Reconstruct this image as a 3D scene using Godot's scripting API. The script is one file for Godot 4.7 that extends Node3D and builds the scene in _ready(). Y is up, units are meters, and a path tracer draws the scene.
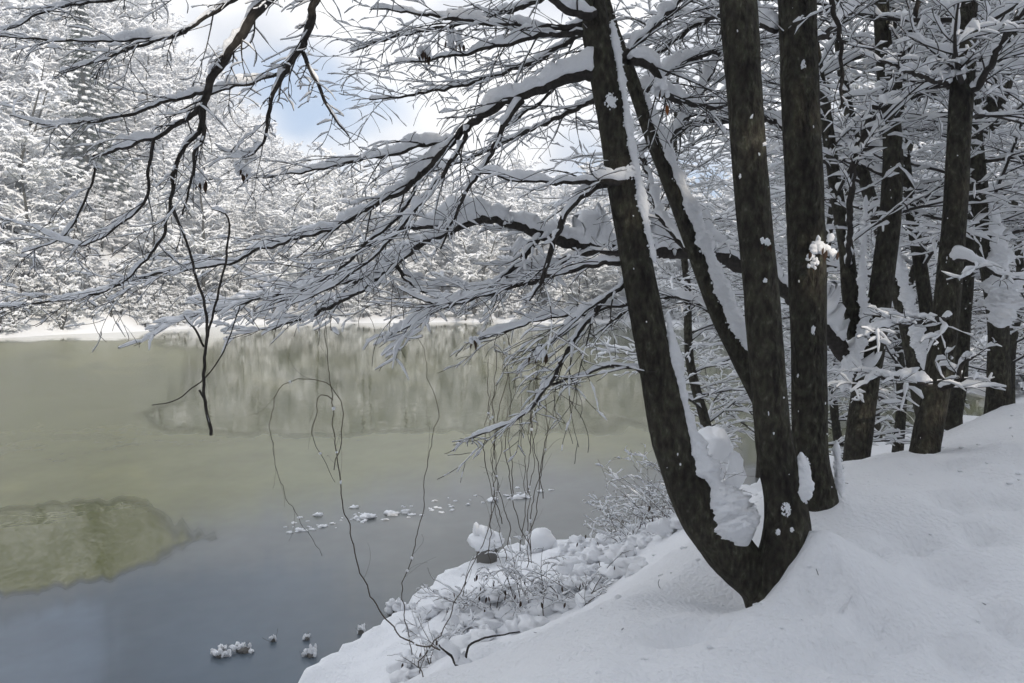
extends Node3D
# A snowed-in pond seen from its bank: forked beeches in the shade, a sunlit wood on the far shore.

const FOC := 732.4
const EYE := 1.6
const WATER := -2.4
const TILT := 0.0702          # camera looks 4 degrees down

class Buf:
	var v := PackedVector3Array()
	var n := PackedVector3Array()
	var i := PackedInt32Array()

var M := {}
var rng := RandomNumberGenerator.new()
var lump := FastNoiseLite.new()      # coarse lumps
var crisp := FastNoiseLite.new()     # fine crust
var taken := {}
var cs := {}
var pond: PackedVector2Array
var near_shore: PackedVector2Array
var far_shore: PackedVector2Array

# ---------------------------------------------------------------- helpers
func ray(x: float, y: float) -> Vector3:
	var c := Vector3((x - 512.0) / FOC, -(y - 341.5) / FOC, -1.0)
	return Basis(Vector3.RIGHT, -TILT) * c

func P(x: float, y: float, d: float) -> Vector3:
	var r := ray(x, y)
	return Vector3(0, EYE, 0) + r * (d / -r.z)

func on_water(x: float, y: float) -> Vector3:
	var r := ray(x, y)
	return Vector3(0, EYE, 0) + r * ((WATER - EYE) / r.y)

func rf(a: float, b: float) -> float:
	return rng.randf_range(a, b)

func rv() -> Vector3:
	return Vector3(rng.randf() - 0.5, rng.randf() - 0.5, rng.randf() - 0.5) * 2.0

func numbered(called: String) -> String:
	var k: int = taken.get(called, 0)
	taken[called] = k + 1
	return called if k == 0 else "%s_%03d" % [called, k]

func thing(called: String, label: String, category: String, at := Vector3.ZERO, group := "") -> Node3D:
	var o := Node3D.new()
	o.name = numbered(called)
	add_child(o)
	o.position = at
	o.set_meta("label", label)
	o.set_meta("category", category)
	if group != "":
		o.set_meta("group", group)
	return o

func mesh_of(b: Buf) -> ArrayMesh:
	var a := []
	a.resize(Mesh.ARRAY_MAX)
	a[Mesh.ARRAY_VERTEX] = b.v
	a[Mesh.ARRAY_NORMAL] = b.n
	a[Mesh.ARRAY_INDEX] = b.i
	var m := ArrayMesh.new()
	m.add_surface_from_arrays(Mesh.PRIMITIVE_TRIANGLES, a)
	return m

# world-space buffer committed as a part; the thing stands at its base
func part(called: String, b: Buf, mat: Material, parent: Node3D, stuff := false, base := Vector3.INF) -> MeshInstance3D:
	if b.v.is_empty():
		return null
	var o := MeshInstance3D.new()
	o.name = called
	o.mesh = mesh_of(b)
	o.material_override = mat
	parent.add_child(o, true)
	var p: Vector3 = base
	if not base.is_finite():
		p = Vector3.ZERO
		var q: Node = parent
		while q != self and q is Node3D:
			p += (q as Node3D).position
			q = q.get_parent()
	o.position = -p
	if stuff:
		o.set_meta("kind", "stuff")
	return o

func structure(called: String, b: Buf, mat: Material) -> MeshInstance3D:
	var o := part(called, b, mat, self, false, Vector3.ZERO)
	o.set_meta("kind", "structure")
	return o

func circle(sides: int) -> PackedVector2Array:
	if not cs.has(sides):
		var a := PackedVector2Array()
		for s in sides:
			a.append(Vector2(cos(TAU * s / sides), sin(TAU * s / sides)))
		cs[sides] = a
	return cs[sides]

func stitch(b: Buf, first: int, rings: int, sides: int, close := true) -> void:
	for k in rings - 1:
		var q := first + k * sides
		for s in sides:
			var s2 := (s + 1) % sides
			b.i.append_array([q + s, q + sides + s, q + s2, q + s2, q + sides + s, q + sides + s2])
	if close:
		for s in range(1, sides - 1):
			b.i.append_array([first, first + s, first + s + 1])
			var e := first + (rings - 1) * sides
			b.i.append_array([e, e + s + 1, e + s])

func tube(b: Buf, p: PackedVector3Array, r: PackedFloat32Array, sides: int) -> void:
	var m := p.size()
	if m < 2:
		return
	var c := circle(sides)
	var first := b.v.size()
	var t := (p[1] - p[0]).normalized()
	var u := t.cross(Vector3.UP if absf(t.y) < 0.9 else Vector3.RIGHT).normalized()
	for k in m:
		t = (p[mini(k + 1, m - 1)] - p[maxi(k - 1, 0)]).normalized()
		u = (u - t * u.dot(t)).normalized()
		var w := t.cross(u)
		for s in sides:
			var d := u * c[s].x + w * c[s].y
			b.v.append(p[k] + d * r[k])
			b.n.append(d)
	stitch(b, first, m, sides, sides > 4)

# a lumpy closed sweep: ellipse half-width a across and half-height h along "up", pushed about by noise
func lumpy(b: Buf, p: PackedVector3Array, a: PackedFloat32Array, h: PackedFloat32Array, sides: int, amp: float, freq: float, up := Vector3.UP) -> void:
	var m := p.size()
	var c := circle(sides)
	var first := b.v.size()
	for k in m:
		var t := (p[mini(k + 1, m - 1)] - p[maxi(k - 1, 0)]).normalized()
		var u := (up - t * up.dot(t)).normalized()
		var w := u.cross(t)
		for s in sides:
			var d := w * (c[s].x * a[k]) + u * (c[s].y * h[k])
			var q := p[k] + d
			var nz := 1.0 + amp * crisp.get_noise_3dv(q * freq) + 0.6 * amp * lump.get_noise_3dv(q * freq * 0.4)
			b.v.append(p[k] + d * nz)
			b.n.append(d.normalized())
	var fi := b.i.size()
	stitch(b, first, m, sides, true)
	renormal(b, first, fi)

func renormal(b: Buf, first: int, fi: int) -> void:
	for k in range(first, b.v.size()):
		b.n[k] = Vector3.ZERO
	for k in range(fi, b.i.size(), 3):
		var x := b.i[k]
		var y := b.i[k + 1]
		var z := b.i[k + 2]
		var nn := (b.v[z] - b.v[x]).cross(b.v[y] - b.v[x])
		b.n[x] += nn
		b.n[y] += nn
		b.n[z] += nn
	for k in range(first, b.v.size()):
		b.n[k] = b.n[k].normalized() if b.n[k].length_squared() > 1e-20 else Vector3.UP

# a lumpy mound or ball
func blob(b: Buf, at: Vector3, size: Vector3, amp: float, freq: float, rings := 10, sides := 14) -> void:
	var p := PackedVector3Array()
	var first := b.v.size()
	var fi := b.i.size()
	var c := circle(sides)
	for k in rings + 1:
		var f := PI * (0.02 + 0.96 * k / rings)
		for s in sides:
			var d := Vector3(sin(f) * c[s].x * size.x, -cos(f) * size.y, -sin(f) * c[s].y * size.z)
			var q := at + d
			b.v.append(at + d * (1.0 + amp * crisp.get_noise_3dv(q * freq) + 0.7 * amp * lump.get_noise_3dv(q * freq * 0.5)))
			b.n.append(Vector3.UP)
	stitch(b, first, rings + 1, sides, true)
	renormal(b, first, fi)

# snow lying along a branch: runs of lumpy caps, thick where the wood lies flat, none where it stands
var runs: Array = []

func snow_cap(into: Buf, p: PackedVector3Array, r: PackedFloat32Array, thick: float, sides: int, gap: float, freq: float, sd: float) -> void:
	var m := p.size()
	var hs := PackedFloat32Array()
	var arc := 0.0
	for k in m:
		var t := (p[mini(k + 1, m - 1)] - p[maxi(k - 1, 0)]).normalized()
		if k > 0:
			arc += p[k].distance_to(p[k - 1])
		var flat := sqrt(maxf(0.0, 1.0 - t.y * t.y))
		var nz := lump.get_noise_2d(arc * freq, sd) * 1.5
		var th := thick if into != null else minf(thick, 0.012 + 2.5 * r[k])
		hs.append(th * smoothstep(0.28, 0.85, flat) * clampf(0.62 + 0.85 * nz - gap, -1.0, 1.5))
	var k0 := 0
	while k0 < m:
		if hs[k0] < thick * 0.10:
			k0 += 1
			continue
		var k1 := k0
		while k1 + 1 < m and hs[k1 + 1] >= thick * 0.10:
			k1 += 1
		if k1 > k0:
			var b := into
			if b == null:
				b = Buf.new()
				runs.append(b)
			var c := circle(sides)
			var first := b.v.size()
			for k in range(k0, k1 + 1):
				var t := (p[mini(k + 1, m - 1)] - p[maxi(k - 1, 0)]).normalized()
				var u := (Vector3.UP - t * t.y).normalized()
				var w := u.cross(t)
				var h := hs[k] * (0.45 if k == k0 or k == k1 else 1.0) * (1.0 + 0.55 * crisp.get_noise_3dv(p[k] * 21.0))
				var q := p[k] + u * (r[k] * 0.45 + h * 0.5)
				var a := r[k] * 0.75 + h * 0.42
				var hh := h * 0.56 + r[k] * 0.3
				for s in sides:
					var d := w * (c[s].x * a) + u * (c[s].y * hh)
					var g := 1.0
					if sides > 5:
						g += 0.24 * crisp.get_noise_3dv((q + d) * (13.0 if into == null else 9.0))
					b.v.append(q + d * g)
					b.n.append((w * (c[s].x * hh) + u * (c[s].y * a)).normalized())
			var fi := b.i.size()
			stitch(b, first, k1 - k0 + 1, sides, true)
			if sides > 5:
				renormal(b, first, fi)
		k0 = k1 + 1

func resample(src: PackedVector3Array, rad: PackedFloat32Array, step: float) -> Array:
	var c := Curve3D.new()
	var m := src.size()
	for k in m:
		var t := (src[mini(k + 1, m - 1)] - src[maxi(k - 1, 0)]) / 6.0
		c.add_point(src[k], -t, t)
	c.bake_interval = step * 0.5
	var total := c.get_baked_length()
	var marks := PackedFloat32Array()
	for k in m:
		marks.append(c.get_closest_offset(src[k]))
	marks[0] = 0.0
	marks[m - 1] = total
	var nn := maxi(2, int(total / step) + 1)
	var p := PackedVector3Array()
	var r := PackedFloat32Array()
	var j := 0
	for k in nn:
		var o := total * k / (nn - 1)
		while j < m - 2 and o > marks[j + 1]:
			j += 1
		p.append(c.sample_baked(o, true))
		r.append(lerpf(rad[j], rad[j + 1], clampf((o - marks[j]) / maxf(1e-4, marks[j + 1] - marks[j]), 0.0, 1.0)))
	return [p, r]

# pixel path with depth and pixel width -> points and radii
func traced(rows: Array, step: float) -> Array:
	var p := PackedVector3Array()
	var r := PackedFloat32Array()
	for a in rows:
		p.append(P(a[0], a[1], a[2]))
		r.append(a[3] * a[2] / FOC * 0.5)
	return resample(p, r, step)

# a trunk with swellings, knots and flutes
func trunk(b: Buf, p: PackedVector3Array, r: PackedFloat32Array, sides: int, rough := 0.05) -> void:
	var m := p.size()
	var c := circle(sides)
	var first := b.v.size()
	var t := (p[1] - p[0]).normalized()
	var u := t.cross(Vector3.BACK).normalized()
	for k in m:
		t = (p[mini(k + 1, m - 1)] - p[maxi(k - 1, 0)]).normalized()
		u = (u - t * u.dot(t)).normalized()
		var w := t.cross(u)
		for s in sides:
			var d := u * c[s].x + w * c[s].y
			var q := p[k] + d * r[k]
			var e := Vector3(q.x, q.y * 0.35, q.z)
			var g := 1.0 + rough * 1.6 * lump.get_noise_3dv(e * 3.0) + rough * crisp.get_noise_3dv(e * 5.0) + rough * 0.45 * crisp.get_noise_3dv(Vector3(q.x * 26.0, q.y * 7.0, q.z * 26.0))
			b.v.append(p[k] + d * r[k] * g)
			b.n.append(d)
	var fi := b.i.size()
	stitch(b, first, m, sides, true)
	renormal(b, first, fi)

# ---------------------------------------------------------------- growth of branches and twigs
var wood: Buf
var cap: Buf
var g_seg := [6, 5, 4]
var g_kids := [9, 6, 0]
var g_sides := [5, 4, 3]
var g_csides := [6, 4, 4]
var g_last := 2
var g_ratio := 0.42
var g_droop := 0.10
var g_wander := 0.16
var g_thick := 0.03
var g_gap := 0.1
var g_rmin := 0.0016
var g_bias := Vector3.ZERO
var g_spread := 0.75
var g_step := 0.0
var g_freq := 0.0

func grow(o: Vector3, dir: Vector3, length: float, r0: float, lev: int) -> void:
	var n: int = g_seg[lev]
	if g_step > 0.0:
		n = clampi(int(length / g_step), 3, 22)
	var p := PackedVector3Array()
	var r := PackedFloat32Array()
	var q := o
	var d := dir.normalized()
	var st := length / n
	var bend := rv() * 0.16 + Vector3(0, -g_droop, 0)
	for k in n + 1:
		p.append(q)
		r.append(maxf(g_rmin, r0 * (1.0 - 0.8 * k / n)))
		d = (d + (rv() * g_wander + bend * (0.3 + 1.4 * k / n) + g_bias) * (6.0 / (n + 1))).normalized()
		q += d * st
	tube(wood, p, r, g_sides[lev])
	if g_thick > 0.0:
		snow_cap(cap, p, r, g_thick * (1.0 if lev < g_last else 0.75), g_csides[lev], g_gap, g_freq if g_freq > 0.0 else 5.0 / maxf(0.05, length), rng.randf() * 900.0)
	if lev < g_last:
		var kids: int = g_kids[lev]
		var side := 1.0 if rng.randf() < 0.5 else -1.0
		for j in kids:
			var f := lerpf(0.12, 1.0, (j + rng.randf()) / kids)
			var x := f * n
			var k := mini(int(x), n - 1)
			var at := p[k].lerp(p[k + 1], x - k)
			var t := (p[k + 1] - p[k]).normalized()
			var lat := t.cross(Vector3.UP)
			lat = lat.normalized() if lat.length_squared() > 0.01 else Vector3(rf(-1, 1), 0, rf(-1, 1)).normalized()
			side = -side
			var kd := (t * 0.8 + lat * side * g_spread + rv() * 0.35).normalized()
			grow(at, kd, length * g_ratio * rf(0.6, 1.25) * (1.15 - 0.55 * f), lerpf(r0, g_rmin, f) * 0.62, lev + 1)

# side branches all along a traced limb
func clothe(p: PackedVector3Array, r: PackedFloat32Array, every: float, length: float, from := 0.08, lev := 1) -> void:
	var m := p.size()
	var total := 0.0
	for k in m - 1:
		total += p[k].distance_to(p[k + 1])
	var n := maxi(2, int(total * (1.0 - from) / every))
	var side := 1.0
	for j in n:
		var f := lerpf(from, 1.0, (j + rng.randf()) / n)
		var x := f * (m - 1)
		var k := mini(int(x), m - 2)
		var at := p[k].lerp(p[k + 1], x - k)
		var t := (p[k + 1] - p[k]).normalized()
		var lat := t.cross(Vector3.UP)
		lat = lat.normalized() if lat.length_squared() > 0.02 else Vector3(rf(-1, 1), 0, rf(-1, 1)).normalized()
		side = -side
		var kd := (t * 0.85 + lat * side * g_spread + rv() * 0.4).normalized()
		grow(at, kd, length * rf(0.35, 1.6) * (1.1 - 0.45 * f), clampf(r[k] * 0.42, 0.0022, 0.007), lev)

func fresh() -> void:
	wood = Buf.new()
	cap = Buf.new()

# one limb: wood part, its snow as a sub-part, its twigs into the shared buffers
func limb(tree: Node3D, rows: Array, thick: float, every: float, length: float, from := 0.08, gap := -0.08) -> Array:
	var q := traced(rows, 0.025)
	var p: PackedVector3Array = q[0]
	var r: PackedFloat32Array = q[1]
	for k in range(2, p.size()):
		p[k] += Vector3(lump.get_noise_2d(k * 0.16, 7.0 + p.size()), lump.get_noise_2d(k * 0.16, 91.0 + p.size()), 0) * minf(0.022, r[k] * 1.6)
		r[k] *= 1.0 + 0.14 * crisp.get_noise_2d(k * 0.5, p.size() * 3.0)
	var b := Buf.new()
	tube(b, p, r, 8)
	var o := part("limb", b, M.bark_dark, tree)
	runs = []
	snow_cap(null, p, r, thick, 12, gap, 1.6, rows[0][0] + rows[0][1] * 1.7)
	for s in runs:
		part("snow", s, M.snow_near, o)
	if every > 0.0:
		clothe(p, r, every, length, from)
	return [p, r]

func twigs_done(tree: Node3D) -> void:
	part("twigs", wood, M.twig, tree, true)
	part("twig_snow", cap, M.snow_near, tree, true)

# ---------------------------------------------------------------- the land
func seg_d(q: Vector2, a: Vector2, c: Vector2) -> float:
	var e := c - a
	var t := clampf((q - a).dot(e) / maxf(1e-6, e.length_squared()), 0.0, 1.0)
	return q.distance_to(a + e * t)

func line_d(q: Vector2, l: PackedVector2Array) -> float:
	var best := 1e9
	for k in l.size() - 1:
		best = minf(best, seg_d(q, l[k], l[k + 1]))
	return best

var anchors: Array = []
var tps_w: PackedFloat64Array

func kern(d2: float) -> float:
	return 0.0 if d2 < 1e-9 else 0.5 * d2 * log(d2)

func solve_land() -> void:
	var n := anchors.size()
	var m := n + 3
	var a := []
	for i in m:
		var row := PackedFloat64Array()
		row.resize(m + 1)
		a.append(row)
	for i in n:
		var pi: Vector3 = anchors[i]
		for j in n:
			var pj: Vector3 = anchors[j]
			a[i][j] = kern(Vector2(pi.x - pj.x, pi.z - pj.z).length_squared()) + (0.0008 if i == j else 0.0)
		a[i][n] = 1.0
		a[i][n + 1] = pi.x
		a[i][n + 2] = pi.z
		a[n][i] = 1.0
		a[n + 1][i] = pi.x
		a[n + 2][i] = pi.z
		a[i][m] = pi.y
	for c in m:
		var best := c
		for r in range(c + 1, m):
			if absf(a[r][c]) > absf(a[best][c]):
				best = r
		var tmp = a[c]
		a[c] = a[best]
		a[best] = tmp
		for r in range(c + 1, m):
			var f: float = a[r][c] / a[c][c]
			if f == 0.0:
				continue
			for k in range(c, m + 1):
				a[r][k] -= f * a[c][k]
	tps_w.resize(m)
	for c in range(m - 1, -1, -1):
		var s: float = a[c][m]
		for k in range(c + 1, m):
			s -= a[c][k] * tps_w[k]
		tps_w[c] = s / a[c][c]

const LX0 := -6.0
const LZ0 := -14.0
const LS := 0.1
const LNX := 181
const LNZ := 171
var lattice: PackedFloat32Array

func tps(x: float, z: float) -> float:
	var n := anchors.size()
	var s := tps_w[n] + tps_w[n + 1] * x + tps_w[n + 2] * z
	for i in n:
		var q: Vector3 = anchors[i]
		var dx := q.x - x
		var dz := q.z - z
		s += tps_w[i] * kern(dx * dx + dz * dz)
	return s

func lat_h(x: float, z: float) -> float:
	var fx := clampf((x - LX0) / LS, 0.0, LNX - 1.001)
	var fz := clampf((z - LZ0) / LS, 0.0, LNZ - 1.001)
	var i := int(fx)
	var j := int(fz)
	var u := fx - i
	var v := fz - j
	var k := j * LNX + i
	return lerpf(lerpf(lattice[k], lattice[k + 1], u), lerpf(lattice[k + LNX], lattice[k + LNX + 1], u), v)

func land(x: float, z: float) -> float:
	var q := Vector2(x, z)
	var dn := line_d(q, near_shore)
	var df := line_d(q, far_shore)
	var sd := minf(dn, df)
	if Geometry2D.is_point_in_polygon(q, pond):
		return WATER - minf(1.2, sd * 0.45) - 0.03
	# near side
	var hn := WATER + 2.55 * smoothstep(0.0, 6.5, dn) + 0.02 * maxf(0.0, dn - 6.0)
	var edge := minf(minf(x - LX0, LX0 + LS * (LNX - 1) - x), minf(z - LZ0, LZ0 + LS * (LNZ - 1) - z))
	if edge > 0.0:
		hn = lerpf(hn, lat_h(x, z), smoothstep(0.0, 2.5, edge))
	hn += smoothstep(1.5, 12.0, z) * 0.80 * minf(z - 1.5, 45.0)
	hn += smoothstep(13.0, 22.0, x) * 0.10 * minf(x - 13.0, 60.0)
	# far side
	var k := smoothstep(-56.0, -16.0, x - 0.25 * (z + 70.0))
	var hf := WATER + 0.4 * smoothstep(0.0, 1.6, df) + lerpf(0.95, 0.17, k) * minf(df, lerpf(52.0, 40.0, k))
	hf += 0.6 * lump.get_noise_2d(x * 0.25, z * 0.25) * smoothstep(0.5, 4.0, df)
	var w := smoothstep(0.35, 0.65, df / (dn + df + 1e-6))
	var h := lerpf(hf, hn, w)
	var lip := WATER + 0.10 + 0.06 * lump.get_noise_2d(x * 2.2, z * 2.2)
	h = lerpf(lip, maxf(h, WATER + 0.12), smoothstep(0.0, 1.3, sd))
	# drifts and softened steps in the snow
	if z > -40.0 and z < 12.0:
		h += 0.045 * lump.get_noise_2d(x * 1.6, z * 1.6) + 0.012 * lump.get_noise_2d(x * 5.0 + 40.0, z * 5.0) + 0.006 * crisp.get_noise_2d(x * 9.0, z * 9.0)
		for s in steps:
			var dx := (x - s.x) * 1.0
			var dz := (z - s.y) * 1.0
			var d2 := dx * dx / (s.z * s.z) + dz * dz / (s.w * s.w)
			if d2 < 9.0:
				h -= 0.11 * exp(-d2 * d2)
	return h

var steps: Array[Vector4] = []

func axis(lo: float, hi: float, a: float, c: float, fine: float, g: float) -> PackedFloat32Array:
	var out := PackedFloat32Array()
	var x := a
	var s := fine
	var left: Array[float] = []
	while x > lo:
		s = minf(s * g, 2.6)
		x -= s
		left.append(x)
	left.reverse()
	out.append_array(PackedFloat32Array(left))
	x = a
	while x < c:
		out.append(x)
		x += fine
	s = fine
	while x < hi:
		out.append(x)
		s = minf(s * g, 2.6)
		x += s
	out.append(x)
	return out

func build_land() -> void:
	near_shore = PackedVector2Array([Vector2(-56, -38), Vector2(-52, -18), Vector2(-40, -6), Vector2(-25, -1), Vector2(-12, -1.5), Vector2(-6, -3.4), Vector2(-3.6, -5.6)])
	for a in [[270, 712], [300, 684], [322, 664], [352, 648], [392, 622], [412, 604], [440, 580], [476, 566], [505, 552], [545, 545], [590, 545], [640, 530], [690, 505], [740, 490], [800, 470], [845, 446], [900, 432], [950, 420], [1010, 410]]:
		var w := on_water(a[0], a[1])
		near_shore.append(Vector2(w.x, w.z))
	var last := near_shore[near_shore.size() - 1]
	far_shore = PackedVector2Array([last])
	for a in [[985, 396], [900, 381], [830, 368], [760, 348], [700, 330], [640, 322], [545, 323], [450, 322], [380, 323], [300, 323], [225, 326], [150, 331], [70, 334], [0, 338], [-120, 342], [-300, 350]]:
		var w := on_water(a[0], a[1])
		far_shore.append(Vector2(w.x, w.z))
	far_shore.append(near_shore[0])
	pond = near_shore.duplicate()
	for k in range(1, far_shore.size() - 1):
		pond.append(far_shore[k])
	for a in [[1010, 680, 3.1], [850, 680, 3.05], [700, 680, 3.0], [560, 683, 2.95], [765, 603, 4.0], [700, 612, 3.85], [620, 600, 4.1], [560, 648, 3.6], [690, 552, 4.9], [470, 695, 3.2], [440, 683, 5.6], [430, 668, 6.2], [505, 660, 5.6], [545, 628, 6.6], [600, 598, 6.3], [650, 566, 6.5], [390, 690, 6.2],
			[560, 600, 7.4], [640, 548, 7.2], [480, 645, 5.8], [450, 605, 7.8], [530, 562, 9.3], [400, 655, 7.2], [600, 562, 8.4], [690, 520, 8.8],
			[822, 506, 4.55], [860, 500, 4.6], [800, 540, 3.90], [786, 572, 3.87], [752, 610, 3.90], [735, 616, 3.95], [725, 590, 4.3], [830, 545, 4.1], [880, 472, 5.4], [925, 452, 6.0], [1000, 408, 8.4], [850, 464, 5.75], [1030, 500, 4.6], [1030, 600, 3.65], [940, 560, 4.0], [1060, 405, 8.5], [900, 620, 3.5], [800, 560, 4.15]]:
		anchors.append(P(a[0], a[1], a[2]))
	for a in [[0.0, 0.0, 0.0], [2.0, 0.0, 0.5], [-2.5, 0.0, 0.5], [-1.6, -0.1, -1.6], [5, 0.35, 0.0], [9, 0.6, -1.0], [-1.4, -0.55, -3.6], [-2.4, -1.2, -4.4], [-1.9, -1.7, -5.8],
			[7.5, 0.3, -6.0], [11.0, 0.5, -6.0], [3.4, -1.0, -8.6], [5.2, -0.75, -9.6], [8.2, -0.4, -11.0], [3.0, -1.9, -11.2], [5.4, -1.9, -12.6]]:
		anchors.append(Vector3(a[0], a[1], a[2]))
	for k in range(5, near_shore.size() - 4):
		anchors.append(Vector3(near_shore[k].x, WATER + 0.12, near_shore[k].y))
	solve_land()
	lattice.resize(LNX * LNZ)
	for j in LNZ:
		for i in LNX:
			lattice[j * LNX + i] = tps(LX0 + i * LS, LZ0 + j * LS)
	# a line of half-filled footprints along the bank
	for a in [[968, 655, 3.25], [880, 636, 3.4], [850, 662, 3.2], [950, 585, 3.85], [985, 545, 4.2], [905, 545, 4.15], [1000, 500, 4.6], [955, 505, 4.6], [960, 470, 5.4], [870, 568, 3.95], [820, 610, 3.6], [1010, 620, 3.5], [690, 640, 3.5]]:
		var w := P(a[0], a[1], a[2])
		steps.append(Vector4(w.x, w.z, rf(0.11, 0.2), rf(0.07, 0.12)))
	var xs := axis(-150.0, 150.0, -4.5, 8.0, 0.085, 1.09)
	var zs := axis(-190.0, 75.0, -13.0, -2.2, 0.085, 1.09)
	var b := Buf.new()
	var nx := xs.size()
	for z in zs:
		for x in xs:
			b.v.append(Vector3(x, land(x, z), z))
	b.n.resize(b.v.size())
	for j in zs.size():
		for i in nx:
			var k := j * nx + i
			var l := b.v[k - 1] if i > 0 else b.v[k]
			var r := b.v[k + 1] if i < nx - 1 else b.v[k]
			var u := b.v[k - nx] if j > 0 else b.v[k]
			var d := b.v[k + nx] if j < zs.size() - 1 else b.v[k]
			b.n[k] = (d - u).cross(r - l).normalized()
			if i < nx - 1 and j < zs.size() - 1:
				b.i.append_array([k, k + 1, k + nx, k + 1, k + nx + 1, k + nx])
	structure("snow_ground", b, M.snow_ground)

# outline traced on the water
func traced_outline(rows: Array) -> PackedVector2Array:
	var l := PackedVector2Array()
	for a in rows:
		var w := on_water(a[0], a[1])
		l.append(Vector2(w.x, w.z))
	return l

# how far a point lies inside an outline
func inside_by(q: Vector2, l: PackedVector2Array) -> float:
	var d := minf(line_d(q, l), seg_d(q, l[l.size() - 1], l[0]))
	return d if Geometry2D.is_point_in_polygon(q, l) else -d

func build_water() -> void:
	var b := Buf.new()
	for q in [Vector2(-75, -125), Vector2(45, -125), Vector2(45, 3), Vector2(-75, 3)]:
		b.v.append(Vector3(q.x, WATER, q.y))
		b.n.append(Vector3.UP)
	b.i = PackedInt32Array([0, 1, 2, 0, 2, 3])
	structure("water", b, M.water)
	# one sheet of new ice: olive and thin in the middle of the pond, grey slush along the near bank, open in places, mottled at its edges
	var thin := traced_outline([[-700, 352], [-100, 345], [60, 341], [150, 340], [205, 350], [190, 400], [140, 416], [180, 428], [240, 434], [330, 433], [420, 431], [520, 434], [600, 431], [616, 415], [660, 428], [700, 432], [740, 440], [730, 480], [640, 500], [560, 502], [470, 512], [400, 526], [320, 540], [260, 552], [215, 549], [196, 532], [170, 514], [120, 503], [40, 505], [-60, 510], [-700, 530]])
	var slush := traced_outline([[190, 541], [250, 530], [320, 517], [400, 503], [470, 490], [560, 480], [640, 475], [720, 468], [770, 462], [820, 500], [700, 540], [640, 570], [520, 620], [430, 690], [360, 760], [-700, 760], [-700, 610], [20, 590], [110, 578], [160, 562]])
	var sky_reflection := traced_outline([[-700, 760], [60, 760], [88, 690], [102, 650], [95, 614], [72, 603], [40, 608], [0, 620], [-60, 640], [-700, 690]])
	var cols := PackedFloat32Array()
	var px := -700.0
	while px < 830.0:
		cols.append(px)
		px += 4.0 if px > -40.0 else 30.0
	var lines := PackedFloat32Array()
	var py := 338.0
	while py < 760.0:
		lines.append(py)
		py += 1.9 if py < 690.0 else 8.0
	b = Buf.new()
	var tint := PackedColorArray()
	var olive := Vector3(0.180, 0.182, 0.084)
	var grey := Vector3(0.140, 0.150, 0.146)
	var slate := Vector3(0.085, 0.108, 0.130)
	var blue := Vector3(0.130, 0.168, 0.215)  # sky reflection at the near left, painted into the ice colour
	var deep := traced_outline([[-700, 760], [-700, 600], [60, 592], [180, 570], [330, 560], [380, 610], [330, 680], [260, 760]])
	for y in lines:
		for x in cols:
			var w := on_water(x, y)
			var far := clampf(-w.z / 11.0, 0.5, 5.0)
			var q := Vector2(w.x, w.z)
			var u := q / far
			q += Vector2(lump.get_noise_2d(u.x * 0.9, u.y * 0.9), lump.get_noise_2d(u.x * 0.9 + 50.0, u.y * 0.9)) * 0.34 * far
			q += Vector2(crisp.get_noise_2d(u.x * 4.0, u.y * 4.0), crisp.get_noise_2d(u.x * 4.0 + 50.0, u.y * 4.0)) * 0.20 * far
			var st := inside_by(q, thin) / far
			var ss := inside_by(q, slush) / far
			var cover := maxf(smoothstep(-0.26, 0.26, st), smoothstep(-0.26, 0.26, ss))
			var c := olive.lerp(grey, smoothstep(-2.2, 0.5, ss))
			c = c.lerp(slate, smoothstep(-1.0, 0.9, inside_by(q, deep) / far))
			c = c.lerp(blue, 0.8 * smoothstep(-0.3, 0.4, inside_by(q, sky_reflection) / far))
			c *= 1.0 + 0.13 * lump.get_noise_2d(w.x * 0.5, w.z * 0.5) + 0.08 * crisp.get_noise_2d(w.x * 2.5, w.z * 2.5)
			b.v.append(Vector3(w.x, WATER + 0.005, w.z))
			b.n.append(Vector3.UP)
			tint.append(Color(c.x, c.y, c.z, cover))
	var nc := cols.size()
	for r in lines.size() - 1:
		for k in nc - 1:
			var f := r * nc + k
			b.i.append_array([f, f + 1, f + nc, f + 1, f + nc + 1, f + nc])
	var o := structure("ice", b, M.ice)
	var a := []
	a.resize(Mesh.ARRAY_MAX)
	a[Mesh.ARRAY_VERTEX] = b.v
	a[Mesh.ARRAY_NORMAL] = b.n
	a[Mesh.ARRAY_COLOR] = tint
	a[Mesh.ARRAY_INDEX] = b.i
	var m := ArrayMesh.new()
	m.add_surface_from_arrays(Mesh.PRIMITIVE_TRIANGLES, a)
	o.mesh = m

# ---------------------------------------------------------------- materials
func noise_tex(seed_: int, freq: float, oct: int, ramp: Array, normal := false, bump := 2.0, size := 512, kind := FastNoiseLite.TYPE_SIMPLEX_SMOOTH) -> NoiseTexture2D:
	var f := FastNoiseLite.new()
	f.seed = seed_
	f.noise_type = kind
	f.frequency = freq
	f.fractal_octaves = oct
	var t := NoiseTexture2D.new()
	t.width = size
	t.height = size
	t.seamless = true
	t.noise = f
	if normal:
		t.as_normal_map = true
		t.bump_strength = bump
	if ramp.size() > 0:
		var g := Gradient.new()
		g.offsets = PackedFloat32Array(ramp[0])
		g.colors = PackedColorArray(ramp[1])
		t.color_ramp = g
	return t

func lin(r: float, g: float, b: float) -> Color:
	return Color(r, g, b).linear_to_srgb()

func mat(c: Color, rough: float, spec := 0.5) -> StandardMaterial3D:
	var m := StandardMaterial3D.new()
	m.albedo_color = c
	m.roughness = rough
	m.metallic_specular = spec
	return m

func tri(m: StandardMaterial3D, s: Vector3) -> void:
	m.uv1_triplanar = true
	m.uv1_world_triplanar = true
	m.uv1_scale = s

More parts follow.
